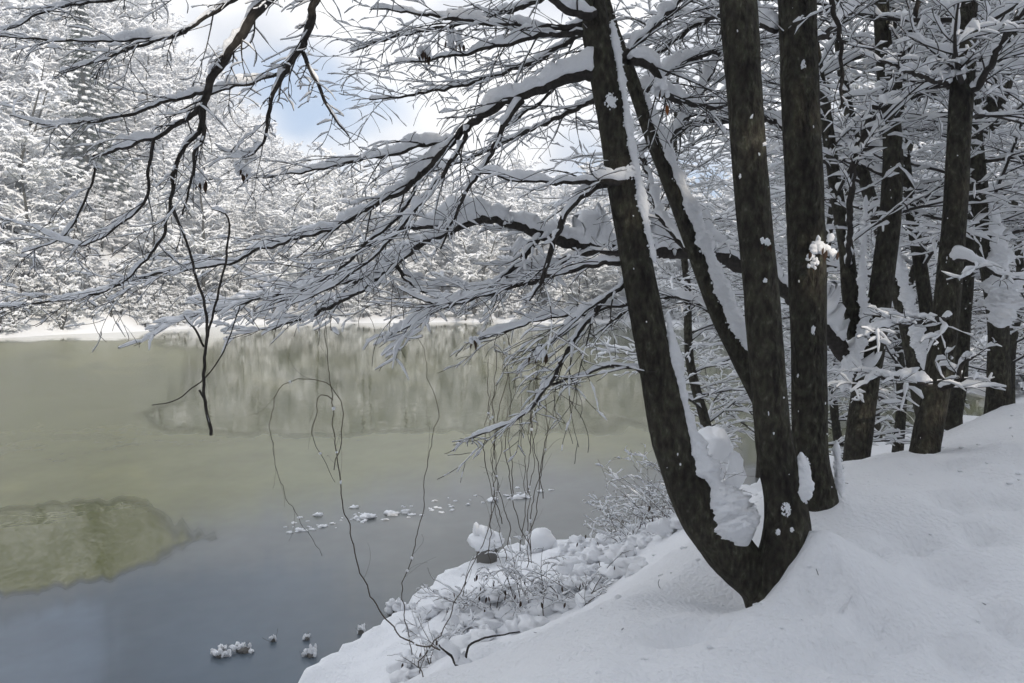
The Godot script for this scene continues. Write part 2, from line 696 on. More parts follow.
func materials() -> void:
	var m := mat(lin(0.86, 0.87, 0.89), 0.85, 0.2)
	m.heightmap_enabled = true
	m.heightmap_texture = noise_tex(5, 0.05, 6, [])
	m.heightmap_scale = 1.3
	tri(m, Vector3.ONE * 0.9)
	M.snow_ground = m
	m = mat(lin(0.86, 0.87, 0.89), 0.9, 0.2)
	m.heightmap_enabled = true
	m.heightmap_texture = noise_tex(6, 0.03, 5, [])
	m.heightmap_scale = 0.4
	tri(m, Vector3.ONE * 4.0)
	M.snow_near = m  # near snow, same white as the ground snow with finer bumps
	M.snow_far = mat(lin(0.86, 0.87, 0.89), 0.9, 0.2)
	# beech bark: grey-brown with paler lichen blotches and darker scars
	m = mat(Color.WHITE, 0.9, 0.3)
	m.albedo_texture = noise_tex(11, 0.022, 6, [[0.0, 0.35, 0.55, 0.7, 0.85, 1.0], [lin(0.018, 0.016, 0.014), lin(0.040, 0.035, 0.030), lin(0.066, 0.060, 0.051), lin(0.066, 0.069, 0.049), lin(0.13, 0.123, 0.105), lin(0.23, 0.23, 0.205)]])
	m.heightmap_enabled = true
	var rg := noise_tex(12, 0.018, 6, [])
	(rg.noise as FastNoiseLite).fractal_type = FastNoiseLite.FRACTAL_RIDGED
	m.heightmap_texture = rg
	m.heightmap_scale = 2.6
	tri(m, Vector3(2.2, 0.9, 2.2))
	m.detail_enabled = true
	m.detail_blend_mode = BaseMaterial3D.BLEND_MODE_MUL
	m.detail_uv_layer = BaseMaterial3D.DETAIL_UV_2
	m.uv2_triplanar = true
	m.uv2_world_triplanar = true
	m.uv2_scale = Vector3(0.8, 0.3, 0.8)
	m.detail_albedo = noise_tex(15, 0.012, 5, [[0.0, 0.4, 0.6, 1.0], [lin(0.42, 0.41, 0.40), lin(0.75, 0.74, 0.70), lin(1.0, 1.0, 0.90), lin(1.0, 1.0, 0.98)]])
	M.bark = m
	m = mat(Color.WHITE, 0.9, 0.3)
	m.albedo_texture = noise_tex(13, 0.02, 4, [[0.0, 0.5, 1.0], [lin(0.022, 0.019, 0.017), lin(0.042, 0.037, 0.033), lin(0.075, 0.068, 0.06)]])
	tri(m, Vector3.ONE * 2.5)
	M.bark_dark = m
	M.twig = mat(lin(0.045, 0.040, 0.036), 0.85, 0.3)
	M.shoot = mat(lin(0.085, 0.068, 0.054), 0.8, 0.3)
	M.leaf = mat(lin(0.055, 0.034, 0.022), 0.8, 0.3)
	M.leaf_orange = mat(lin(0.32, 0.12, 0.04), 0.7, 0.3)
	M.needle = mat(lin(0.022, 0.036, 0.022), 0.8, 0.3)
	M.stump = mat(lin(0.16, 0.155, 0.145), 0.95, 0.2)
	# pond: turbid olive water with a slight ripple
	m = mat(lin(0.14, 0.145, 0.058), 0.04, 0.5)
	m.normal_enabled = true
	m.normal_texture = noise_tex(21, 0.012, 4, [], true, 3.0)
	m.normal_scale = 0.10
	tri(m, Vector3(0.22, 0.22, 0.22))
	M.water = m
	m = mat(Color.WHITE, 0.26, 0.5)
	m.transparency = BaseMaterial3D.TRANSPARENCY_ALPHA
	m.vertex_color_use_as_albedo = true
	m.normal_enabled = true
	m.normal_texture = noise_tex(25, 0.015, 4, [], true, 3.0)
	m.normal_scale = 0.06
	tri(m, Vector3(0.4, 0.4, 1.2))
	M.ice = m

# ---------------------------------------------------------------- sky
func sky_image() -> Image:
	var w := 1024
	var h := 512
	var n := FastNoiseLite.new()
	n.seed = 4
	n.noise_type = FastNoiseLite.TYPE_SIMPLEX_SMOOTH
	n.frequency = 1.9
	n.fractal_octaves = 5
	n.fractal_gain = 0.45
	var im := Image.create(w, h, false, Image.FORMAT_RGBAF)
	var gap := ray(275, 20).normalized()
	for j in h:
		var el := PI * (0.5 - (j + 0.5) / h)
		for i in w:
			var az := TAU * ((i + 0.5) / w - 0.5)
			var d := Vector3(sin(az) * cos(el), sin(el), -cos(az) * cos(el))
			var up := clampf(d.y, 0.0, 1.0)
			var blue := Color(0.38, 0.53, 0.72).lerp(Color(0.20, 0.37, 0.70), pow(up, 0.8))
			var f := n.get_noise_3d(d.x * 1.0 + 0.3, d.y * 1.6, d.z * 1.0)
			var g := exp(-24.0 * (1.0 - d.dot(gap)))
			f = f * (1.0 - 0.6 * g) + 0.2 - 0.52 * g
			var k := smoothstep(-0.30, 0.16, f)
			var c := blue.lerp(Color(0.66, 0.69, 0.75).lerp(Color(1.05, 1.045, 1.04), smoothstep(-0.3, 0.3, n.get_noise_3d(d.x * 1.7 + 8.0, d.y * 2.6, d.z * 1.7))), k)
			im.set_pixel(i, j, c)
	return im

# ---------------------------------------------------------------- start
func _ready() -> void:
	rng.seed = 71
	lump.seed = 3
	lump.frequency = 1.0
	lump.noise_type = FastNoiseLite.TYPE_SIMPLEX_SMOOTH
	lump.fractal_octaves = 2
	crisp.seed = 9
	crisp.frequency = 1.0
	crisp.noise_type = FastNoiseLite.TYPE_SIMPLEX_SMOOTH
	crisp.fractal_octaves = 3

	var cam := Camera3D.new()
	cam.fov = 50.0
	cam.position = Vector3(0, EYE, 0)
	cam.rotation = Vector3(-TILT, 0, 0)
	cam.far = 600.0
	add_child(cam)
	cam.current = true

	var env := Environment.new()
	env.background_mode = Environment.BG_SKY
	var sk := Sky.new()
	var sm := PanoramaSkyMaterial.new()
	sm.panorama = ImageTexture.create_from_image(sky_image())
	sk.sky_material = sm
	env.sky = sk
	env.tonemap_mode = Environment.TONE_MAPPER_LINEAR
	env.tonemap_exposure = 1.42
	env.fog_enabled = true
	env.fog_density = 0.0028
	env.fog_light_color = Color(0.93, 0.95, 0.98)
	env.sdfgi_enabled = true
	env.ssao_enabled = true
	env.ssil_enabled = true
	var we := WorldEnvironment.new()
	we.environment = env
	add_child(we)

	var sun := DirectionalLight3D.new()
	sun.light_energy = 1.0
	sun.light_color = Color(1.0, 0.96, 0.90)
	sun.light_angular_distance = 0.6
	sun.shadow_enabled = true
	add_child(sun)
	sun.look_at_from_position(Vector3(0.50, 0.46, 0.86), Vector3.ZERO, Vector3.UP)

	materials()
	build_land()
	build_water()
	forked_beech()
	straight_beeches()
	right_wood()
	far_wood()
	bank_things()

# ---------------------------------------------------------------- foreground beeches
func detail_near() -> void:
	g_seg = [7, 6, 4]
	g_kids = [9, 6, 0]
	g_sides = [5, 3, 3]
	g_csides = [6, 5, 4]
	g_last = 2
	g_ratio = 0.48
	g_droop = 0.06
	g_wander = 0.13
	g_step = 0.04
	g_freq = 10.0
	g_thick = 0.018
	g_gap = 0.22
	g_rmin = 0.0021
	g_bias = Vector3.ZERO
	g_spread = 0.85

func stem(tree: Node3D, rows: Array, sides := 28, rough := 0.05, called := "stem") -> Array:
	var q := traced(rows, 0.028 if sides > 24 else 0.035)
	var b := Buf.new()
	trunk(b, q[0], q[1], 48 if sides > 24 else sides, rough)
	part(called, b, M.bark, tree)
	return q

# snow plastered on the upper side of a leaning stem
func plaster(tree: Node3D, rows: Array, amp := 0.5, flat := 0.8) -> void:
	var q := traced(rows, 0.009)
	var b := Buf.new()
	var h := PackedFloat32Array()
	var r: PackedFloat32Array = q[1]
	for k in r.size():
		r[k] *= 1.0 + 0.6 * lump.get_noise_2d(k * 0.045, rows[0][0])
		if k < 6 or k > r.size() - 7:
			r[k] *= sqrt((0.4 + mini(k, r.size() - 1 - k)) / 6.4)
		h.append(r[k] * flat)
	lumpy(b, q[0], r, h, 36, amp * 0.55, 26.0, Vector3(0, 0, 1))
	part("snow_patch", b, M.snow_near, tree)
	var e := Buf.new()
	var p: PackedVector3Array = q[0]
	for k in int(p.size() * 0.7):
		var j := rng.randi_range(3, p.size() - 4)
		var t := (p[j + 1] - p[j - 1]).normalized()
		var w := t.cross(Vector3(0, 0, 1)).normalized() * (1.0 if rng.randf() < 0.5 else -1.0)
		var sz := rf(0.003, 0.009)
		blob(e, p[j] + w * r[j] * rf(0.82, 1.22) + Vector3(0, 0, r[j] * rf(0.0, 0.35)), Vector3(sz, sz * rf(0.7, 1.3), sz), 0.5, 80.0, 5, 7)
	part("snow_crust", e, M.snow_near, tree, true)

# a crumbly patch of snow stuck to the bark
func dab(tree: Node3D, x: float, y: float, d: float, wpx: float, hpx: float) -> void:
	var b := Buf.new()
	for k in 60:
		var a := rng.randf() * TAU
		var f := sqrt(rng.randf())
		var sz := rf(0.3, 1.0) * (1.2 - f) * wpx * 0.2 * d / FOC + 0.0015
		blob(b, P(x + cos(a) * f * wpx * 0.5, y + sin(a) * f * hpx * 0.5, d), Vector3(sz, sz * rf(0.8, 1.3), sz * 0.4), 0.5, 50.0, 5, 7)
	part("snow_dab", b, M.snow_near, tree, true)

# flecks of snow stuck to bark
func flecks(tree: Node3D, q: Array, count: int, k0: float, k1: float) -> void:
	var b := Buf.new()
	var p: PackedVector3Array = q[0]
	var r: PackedFloat32Array = q[1]
	for j in int(count * 0.6):
		var k := int(lerpf(k0, k1, rng.randf()) * (p.size() - 1))
		var a := rf(-1.1, 1.1)
		var d := Vector3(sin(a), 0, cos(a))
		var s := rf(0.003, 0.007) * (2.2 if rng.randf() < 0.12 else 1.0)
		blob(b, p[k] + d * r[k] * 0.99, Vector3(s * rf(0.6, 1.5), s * rf(0.6, 2.0), s * 0.6), 0.9, 90.0, 7, 9)
	part("snow_flecks", b, M.snow_near, tree, true)

var leaf_mesh: ArrayMesh

func make_leaf() -> void:
	var st := SurfaceTool.new()
	st.begin(Mesh.PRIMITIVE_TRIANGLES)
	var l := [Vector3(0, 0, 0), Vector3(0.011, -0.02, 0.004), Vector3(0.012, -0.042, 0.006), Vector3(0.002, -0.07, 0.002), Vector3(-0.011, -0.042, 0.007), Vector3(-0.010, -0.02, 0.005), Vector3(0, -0.035, -0.004)]
	for k in 6:
		st.add_vertex(l[k])
		st.add_vertex(l[(k + 1) % 6])
		st.add_vertex(l[6])
	st.generate_normals()
	leaf_mesh = st.commit()

func hang_leaf(parent: Node3D, at: Vector3, size: float, m: Material) -> void:
	var o := MeshInstance3D.new()
	o.name = "dead_leaf"
	o.mesh = leaf_mesh
	o.material_override = m
	parent.add_child(o, true)
	o.transform = Transform3D(Basis.from_euler(Vector3(rf(-0.3, 0.3), rf(0, TAU), rf(-0.3, 0.3))).scaled(Vector3.ONE * size), at - parent.position)

# a tuft of withered leaves under a lump of snow
func leaf_tuft(parent: Node3D, x: float, y: float, d: float, px: float, leaves: int) -> void:
	var b := Buf.new()
	var s := px * d / FOC
	for k in 16:
		blob(b, P(x, y, d) + Vector3(rf(-0.8, 0.8), rf(-0.7, 0.8), rf(-0.3, 0.3)) * s * 0.6, Vector3(rf(0.1, 0.24), rf(0.12, 0.3), 0.18) * s, 0.5, 40.0, 7, 9)
	part("snow_tuft", b, M.snow_near, parent, true)
	for k in leaves:
		hang_leaf(parent, P(x, y, d) + Vector3(rf(-0.7, 0.7) * s, rf(-0.3, 0.1) * s, rf(-0.2, 0.4) * s), rf(0.7, 1.1), M.leaf)

func forked_beech() -> void:
	make_leaf()
	detail_near()
	fresh()
	var t := thing("beech_tree", "forked beech whose left stem leans over the pond, snow packed in its crotch", "tree", P(765, 600, 4.0))
	var ls := stem(t, [[768, 650, 4.05, 40], [765, 606, 4.05, 40], [757, 582, 4.05, 44], [730, 551, 4.07, 50], [696, 502, 4.1, 48], [673, 440, 4.15, 42], [659, 380, 4.2, 36], [647, 320, 4.25, 33], [634, 250, 4.3, 31], [622, 180, 4.35, 30], [613, 120, 4.4, 29.5], [600, 50, 4.45, 29], [590, 0, 4.5, 28.5], [572, -120, 4.6, 26], [550, -260, 4.7, 22], [540, -420, 4.8, 18], [545, -560, 4.8, 9]])
	var ms := stem(t, [[770, 650, 4.0, 44], [771, 606, 4.0, 44], [779, 570, 4.0, 48], [787, 535, 4.0, 48], [784, 495, 4.02, 40], [772, 430, 4.05, 34.5], [765, 340, 4.05, 33.5], [757, 250, 4.05, 33], [749, 160, 4.05, 33], [743, 80, 4.05, 34], [738, 0, 4.05, 35], [728, -150, 4.1, 32], [715, -320, 4.1, 30], [712, -480, 4.2, 20], [720, -600, 4.2, 10]])
	flecks(t, ls, 26, 0.02, 0.6)
	flecks(t, ms, 30, 0.02, 0.6)
	# snow in the crotch and along the leaning stem
	plaster(t, [[668, 312, 4.2, 7], [675, 360, 4.18, 12], [686, 412, 4.12, 18], [698, 455, 4.08, 24], [712, 486, 4.06, 34], [726, 510, 4.03, 48], [737, 530, 4.0, 44], [745, 548, 3.98, 18]], 0.55)
	plaster(t, [[612, 20, 4.42, 6], [622, 80, 4.36, 7], [633, 150, 4.3, 7], [645, 215, 4.25, 8], [655, 262, 4.22, 6]], 0.5)
	plaster(t, [[801, 452, 4.0, 8], [803, 475, 3.98, 16], [803, 492, 3.96, 20], [800, 506, 3.95, 10]], 0.6)
	dab(t, 786, 510, 3.87, 10, 16)
	dab(t, 778, 532, 3.87, 5, 6)
	dab(t, 792, 530, 3.87, 4, 5)
	dab(t, 611, 101, 4.30, 13, 18)
	dab(t, 630, 172, 4.24, 12, 16)
	# limbs traced from the photograph
	g_bias = Vector3(-0.03, -0.02, 0.0)
	limb(t, [[594, 74, 4.42, 14.3], [565, 80, 4.42, 11.8], [535, 92, 4.42, 10.1], [500, 104, 4.45, 9.2], [470, 124, 4.5, 7.6], [440, 155, 4.6, 6.7], [408, 185, 4.7, 5.9], [373, 206, 4.8, 5.0], [336, 226, 4.9, 4.2], [289, 241, 5.0, 3.7], [256, 251, 5.1, 3.4], [223, 264, 5.2, 3.0], [164, 272, 5.3, 2.7], [126, 283, 5.3, 2.4], [89, 296, 5.4, 2.0], [23, 305, 5.4, 1.7], [-50, 312, 5.5, 1.2]], 0.09, 0.106, 0.71, 0.08, -0.2)
	limb(t, [[522, 100, 4.43, 7.6], [508, 116, 4.4, 5.9], [494, 149, 4.38, 5.0], [473, 181, 4.35, 4.2], [455, 215, 4.35, 2.9], [440, 250, 4.35, 1.7]], 0.045, 0.17, 0.34)
	limb(t, [[455, 138, 4.55, 5.0], [430, 143, 4.6, 4.6], [400, 152, 4.6, 4.2], [360, 160, 4.7, 3.4], [300, 172, 4.8, 2.5], [262, 178, 4.8, 1.7]], 0.05, 0.100, 0.57)
	limb(t, [[470, 126, 4.5, 5.0], [452, 160, 4.45, 4.2], [420, 205, 4.4, 3.7], [380, 250, 4.4, 3.0], [335, 285, 4.4, 2.4], [290, 305, 4.4, 1.3]], 0.05, 0.100, 0.57)
	limb(t, [[420, 172, 4.6, 4.2], [404, 210, 4.6, 3.7], [370, 240, 4.65, 3.0], [336, 272, 4.7, 2.5], [290, 296, 4.8, 1.8]], 0.05, 0.100, 0.52)
	limb(t, [[588, 22, 4.45, 7.6], [540, 28, 4.5, 5.0], [485, 22, 4.6, 4.2], [430, 15, 4.7, 3.4], [372, 8, 4.8, 1.7]], 0.05, 0.100, 0.57)
	limb(t, [[586, 32, 4.45, 6.7], [530, 38, 4.5, 5.0], [480, 50, 4.6, 3.9], [440, 58, 4.7, 2.9], [395, 63, 4.8, 1.7]], 0.05, 0.100, 0.57)
	limb(t, [[594, 14, 4.4, 10.1], [575, 12, 4.3, 8.4], [550, -2, 4.2, 7.6], [520, -30, 4.1, 5.9], [480, -50, 4.0, 4.2], [430, -40, 3.9, 2.5]], 0.08, 0.125, 0.57)
	limb(t, [[628, 183, 4.3, 9.2], [611, 182, 4.25, 7.6], [587, 180, 4.2, 5.9], [562, 182, 4.15, 4.2], [522, 181, 4.1, 3.4], [480, 172, 4.1, 2.0]], 0.05, 0.12, 0.36)
	limb(t, [[618, 183, 4.3, 7.6], [604, 184, 4.3, 7.6], [585, 192, 4.25, 7.1], [566, 215, 4.2, 6.7], [552, 250, 4.15, 5.9], [541, 280, 4.1, 4.2], [529, 300, 4.1, 2.5]], 0.03, 0.150, 0.46)
	limb(t, [[638, 276, 4.3, 8.4], [622, 285, 4.3, 5.9], [606, 297, 4.3, 5.4], [587, 323, 4.3, 5.0], [564, 358, 4.3, 4.2], [552, 381, 4.35, 3.7], [531, 407, 4.4, 2.9], [508, 424, 4.5, 2.2], [470, 438, 4.6, 1.3]], 0.035, 0.088, 0.46)
	limb(t, [[652, 375, 4.2, 6.7], [622, 366, 4.25, 4.2], [600, 368, 4.3, 3.7], [570, 378, 4.35, 3.0], [548, 384, 4.4, 2.0]], 0.02, 0.150, 0.40)
	limb(t, [[635, 258, 4.3, 7.6], [600, 264, 4.35, 5.9], [560, 273, 4.4, 5.0], [520, 285, 4.5, 4.2], [480, 297, 4.6, 3.7], [442, 304, 4.7, 3.4], [418, 298, 4.8, 2.5], [398, 288, 4.9, 1.7]], 0.05, 0.094, 0.57)
	limb(t, [[606, 297, 4.3, 4.2], [580, 315, 4.25, 3.7], [556, 338, 4.2, 2.9], [530, 352, 4.2, 1.7]], 0.03, 0.100, 0.46)
	limb(t, [[640, 300, 4.28, 5.0], [600, 310, 4.4, 3.9], [540, 320, 4.6, 3.0], [480, 340, 4.8, 1.7]], 0.04, 0.094, 0.57)
	# limbs that leave the stem above the picture and hang down into it
	g_bias = Vector3(-0.02, -0.03, 0.0)
	limb(t, [[556, -215, 4.65, 16.3], [500, -190, 4.5, 14.8], [420, -120, 4.3, 13.3], [330, -50, 4.1, 12.6], [268, 0, 4.0, 11.1], [256, 14, 4.0, 10.4], [237, 40, 4.0, 9.6], [221, 62, 4.0, 8.9], [209, 84, 4.0, 8.1], [203, 105, 4.0, 6.7], [187, 117, 4.0, 4.8], [152, 138, 4.05, 4.0], [117, 149, 4.1, 3.4], [94, 156, 4.1, 3.0], [95, 170, 4.1, 2.5], [80, 213, 4.1, 2.2], [58, 240, 4.1, 1.8], [22, 252, 4.1, 1.2]], 0.033, 0.112, 0.36, 0.45)
	limb(t, [[203, 103, 4.0, 5.9], [199, 126, 3.98, 5.2], [185, 147, 3.96, 4.4], [175, 172, 3.95, 4.0], [169, 208, 3.95, 3.6], [162, 237, 3.95, 3.1], [141, 265, 4.0, 2.5], [112, 288, 4.0, 2.1], [70, 300, 4.0, 1.3]], 0.019, 0.112, 0.32)
	limb(t, [[205, 92, 4.0, 4.4], [164, 103, 4.05, 3.4], [126, 115, 4.1, 3.0], [89, 122, 4.2, 2.5], [47, 124, 4.2, 1.9], [10, 115, 4.2, 1.2]], 0.019, 0.112, 0.34)
	limb(t, [[154, 137, 4.05, 3.7], [149, 165, 4.0, 3.3], [148, 195, 4.0, 3.0], [131, 216, 4.0, 2.5], [89, 244, 4.0, 2.1], [54, 238, 4.1, 1.6], [26, 222, 4.1, 1.0]], 0.023, 0.112, 0.3)
	limb(t, [[203, 108, 4.0, 4.4], [205, 131, 3.96, 4.0], [195, 152, 3.95, 3.4], [193, 175, 3.95, 2.7], [182, 215, 3.95, 1.5]], 0.013, 0.140, 0.3)
	limb(t, [[420, -120, 4.3, 8.9], [350, -50, 4.15, 8.1], [316, 0, 4.1, 7.8], [310, 24, 4.1, 7.4], [301, 46, 4.1, 6.7], [287, 68, 4.1, 5.9], [274, 92, 4.1, 4.4], [268, 127, 4.1, 3.3], [256, 152, 4.1, 2.4], [232, 158, 4.1, 1.5]], 0.039, 0.091, 0.34, 0.35)
	limb(t, [[288, 67, 4.1, 4.4], [256, 81, 4.15, 3.4], [223, 90, 4.2, 2.7], [180, 110, 4.2, 1.5]], 0.046, 0.105, 0.3)
	limb(t, [[301, 48, 4.1, 4.4], [315, 80, 4.1, 3.7], [327, 107, 4.1, 3.0], [348, 135, 4.1, 1.8]], 0.033, 0.084, 0.35)
	limb(t, [[330, -50, 4.1, 5.9], [285, -28, 4.0, 5.2], [234, 0, 3.95, 4.4], [211, 14, 3.95, 4.0], [176, 35, 3.95, 3.6], [141, 39, 4.0, 3.0], [103, 42, 4.0, 2.5], [56, 40, 4.0, 2.1], [0, 36, 4.0, 1.6], [-60, 30, 4.0, 1.0]], 0.033, 0.112, 0.32, 0.25)
	limb(t, [[172, 37, 3.95, 3.3], [127, 50, 4.0, 2.7], [94, 62, 4.0, 2.2], [60, 73, 4.0, 1.3]], 0.026, 0.098, 0.3)
	limb(t, [[285, -30, 4.0, 4.4], [200, -18, 4.1, 3.7], [110, 0, 4.2, 3.0], [50, 9, 4.2, 2.5], [16, 26, 4.2, 1.8], [-30, 40, 4.2, 1.2]], 0.019, 0.112, 0.32, 0.2)
	# twigs in front of the sky above the leaning stem
	g_bias = Vector3(0.02, -0.02, 0)
	limb(t, [[612, 70, 4.4, 8], [640, 40, 4.5, 7], [670, 10, 4.7, 6], [710, -30, 4.9, 4]], 0.05, 0.08, 0.5)
	limb(t, [[630, 60, 4.4, 10], [650, 66, 4.5, 8], [668, 95, 4.6, 7], [690, 103, 4.8, 5], [722, 108, 5.0, 3]], 0.06, 0.07, 0.5)
	# the broken branch hanging over the water
	g_bias = Vector3.ZERO
	limb(t, [[171, 205, 3.95, 2.6], [184, 238, 3.95, 2.6], [198, 280, 3.95, 2.7], [207, 322, 3.95, 3.0], [205, 360, 3.95, 3.3], [205, 398, 3.95, 3.3], [211, 435, 3.95, 3.5]], 0.0, 0.0, 0.0)
	limb(t, [[207, 340, 3.95, 2.6], [216, 300, 3.95, 2.3], [224, 268, 3.95, 2.3], [229, 232, 3.95, 2.2], [226, 215, 3.95, 1.9], [212, 209, 3.95, 1.4]], 0.012, 0.0, 0.0)
	limb(t, [[204, 347, 3.95, 2.4], [193, 328, 3.95, 2.2], [184, 315, 3.95, 1.9]], 0.025, 0.0, 0.0)
	limb(t, [[205, 400, 3.95, 2.4], [199, 390, 3.95, 2.2]], 0.025, 0.0, 0.0)
	limb(t, [[240, 306, 3.95, 1.2], [229, 340, 3.95, 1.3], [212, 370, 3.95, 1.3], [190, 390, 3.95, 1.2], [172, 402, 3.95, 1.1], [152, 405, 3.95, 0.9]], 0.0, 0.0, 0.0)
	for a in [[424, 52, 4.6, 13, 5], [455, 40, 4.6, 15, 4], [198, 180, 4.3, 12, 5], [242, 168, 4.3, 14, 4], [540, 352, 4.2, 14, 4], [475, 340, 4.4, 9, 3], [766, 241, 3.88, 8, 3], [660, 88, 4.4, 16, 2]]:
		leaf_tuft(t, a[0], a[1], a[2], a[3], a[4])
	hang_leaf(t, P(667, 104, 4.5), 1.0, M.leaf_orange)
	g_bias = Vector3.ZERO
	crown(ls, 16, 0.72, 0.99, 2.2)
	crown(ms, 18, 0.74, 0.99, 2.2)
	twigs_done(t)

func straight_beeches() -> void:
	detail_near()
	fresh()
	var t := thing("beech_tree", "straight dark beech trunk rising close behind the fork of the leaning beech", "tree", P(820, 500, 4.6))
	var q := stem(t, [[824, 560, 4.6, 38], [820, 500, 4.6, 35], [812, 456, 4.6, 34.5], [809, 380, 4.6, 34.5], [806, 228, 4.6, 36], [801, 110, 4.6, 35], [797, 0, 4.6, 35], [788, -200, 4.65, 31], [780, -400, 4.7, 26], [776, -560, 4.7, 14]])
	flecks(t, q, 34, 0.02, 0.6)
	plaster(t, [[836, 440, 4.6, 6], [838, 465, 4.58, 7], [840, 485, 4.55, 9], [842, 498, 4.5, 5]], 0.5)
	leaf_tuft(t, 822, 246, 4.42, 20, 5)
	leaf_tuft(t, 812, 262, 4.42, 12, 2)
	g_bias = Vector3(0.02, 0, 0)
	limb(t, [[812, 40, 4.6, 7], [830, 30, 4.7, 6], [850, 12, 4.9, 4], [880, -20, 5.1, 3]], 0.05, 0.09, 0.4)
	limb(t, [[815, -60, 4.6, 9], [826, -20, 4.4, 6], [838, 30, 4.3, 4.4], [842, 70, 4.3, 3.6], [840, 110, 4.3, 2.6]], 0.02, 0.13, 0.3)
	limb(t, [[776, 30, 4.65, 8], [740, 15, 5.0, 6], [700, 22, 5.4, 5], [650, 60, 5.8, 3]], 0.06, 0.07, 0.6)
	limb(t, [[790, 130, 4.65, 7], [760, 118, 5.0, 6], [700, 125, 5.6, 5], [640, 150, 6.0, 3]], 0.05, 0.07, 0.6)
	twigs_done(t)

	fresh()
	t = thing("beech_tree", "slender beech leaning left behind the forked beech, snow lining its upper side", "tree", P(800, 480, 5.2))
	q = stem(t, [[812, 520, 5.2, 24.5], [795, 470, 5.2, 23.0], [770, 415, 5.2, 21.6], [745, 365, 5.2, 20.2], [718, 310, 5.2, 19.4], [692, 240, 5.2, 18.0], [668, 175, 5.2, 16.6], [648, 125, 5.2, 15.1], [632, 80, 5.2, 13.7], [610, 20, 5.25, 11.5], [590, -60, 5.3, 8.6], [570, -160, 5.4, 5.0]], 18)
	plaster(t, [[645, 92, 5.16, 5], [660, 130, 5.16, 9], [682, 185, 5.16, 11], [702, 236, 5.16, 13], [722, 290, 5.15, 15], [738, 325, 5.14, 15], [752, 352, 5.13, 8]], 0.6)
	g_bias = Vector3(0.0, -0.01, 0.0)
	limb(t, [[700, 262, 5.2, 9], [660, 215, 5.6, 7], [640, 150, 6.0, 5], [600, 110, 6.3, 3]], 0.05, 0.075, 0.6)
	limb(t, [[660, 150, 5.2, 9], [690, 110, 5.5, 7], [715, 60, 5.8, 5], [725, 0, 6.0, 3]], 0.05, 0.075, 0.6)
	limb(t, [[636, 95, 5.2, 8], [690, 60, 5.6, 6], [760, 40, 6.0, 4]], 0.05, 0.075, 0.6)
	g_bias = Vector3(-0.02, -0.01, 0)
	limb(t, [[608, 12, 5.25, 7], [560, 48, 5.6, 5], [500, 74, 5.9, 4], [430, 92, 6.2, 3], [370, 100, 6.4, 1.6]], 0.03, 0.09, 0.7)
	limb(t, [[598, -30, 5.3, 7], [540, 0, 5.6, 5], [470, 22, 5.9, 4], [400, 36, 6.2, 2.6], [350, 52, 6.4, 1.6]], 0.03, 0.09, 0.7)
	limb(t, [[630, 80, 5.2, 7], [585, 104, 5.5, 5], [530, 130, 5.8, 4], [470, 158, 6.1, 2.4], [420, 175, 6.3, 1.6]], 0.03, 0.09, 0.7)
	limb(t, [[612, 25, 5.25, 6], [580, 60, 5.6, 4], [545, 98, 6.0, 3], [500, 130, 6.3, 1.8]], 0.03, 0.09, 0.6)
	g_bias = Vector3(0.0, -0.01, 0.0)
	limb(t, [[725, 325, 5.2, 7], [690, 300, 5.5, 5], [650, 300, 5.8, 4], [600, 330, 6.0, 2.5]], 0.05, 0.075, 0.5)
	twigs_done(t)

# ---------------------------------------------------------------- trees to the right
func detail_mid() -> void:
	g_seg = [6, 5, 4]
	g_kids = [9, 6, 0]
	g_sides = [5, 4, 3]
	g_csides = [6, 5, 4]
	g_last = 2
	g_ratio = 0.46
	g_droop = 0.035
	g_wander = 0.15
	g_step = 0.07
	g_freq = 4.5
	g_thick = 0.040
	g_gap = -0.04
	g_rmin = 0.0027
	g_bias = Vector3.ZERO
	g_spread = 0.8

# branches leaving a traced stem in all directions
func crown(q: Array, count: int, f0: float, f1: float, length: float) -> void:
	var p: PackedVector3Array = q[0]
	var r: PackedFloat32Array = q[1]
	for j in count:
		var f := lerpf(f0, f1, (j + rng.randf()) / count)
		var k := mini(int(f * (p.size() - 1)), p.size() - 2)
		var a := rng.randf() * TAU
		var d := Vector3(cos(a), rf(0.1, 0.7), sin(a))
		grow(p[k] + d.normalized() * r[k] * 0.5, d, length * rf(0.5, 1.2), clampf(r[k] * 0.28, 0.008, 0.03), 0)

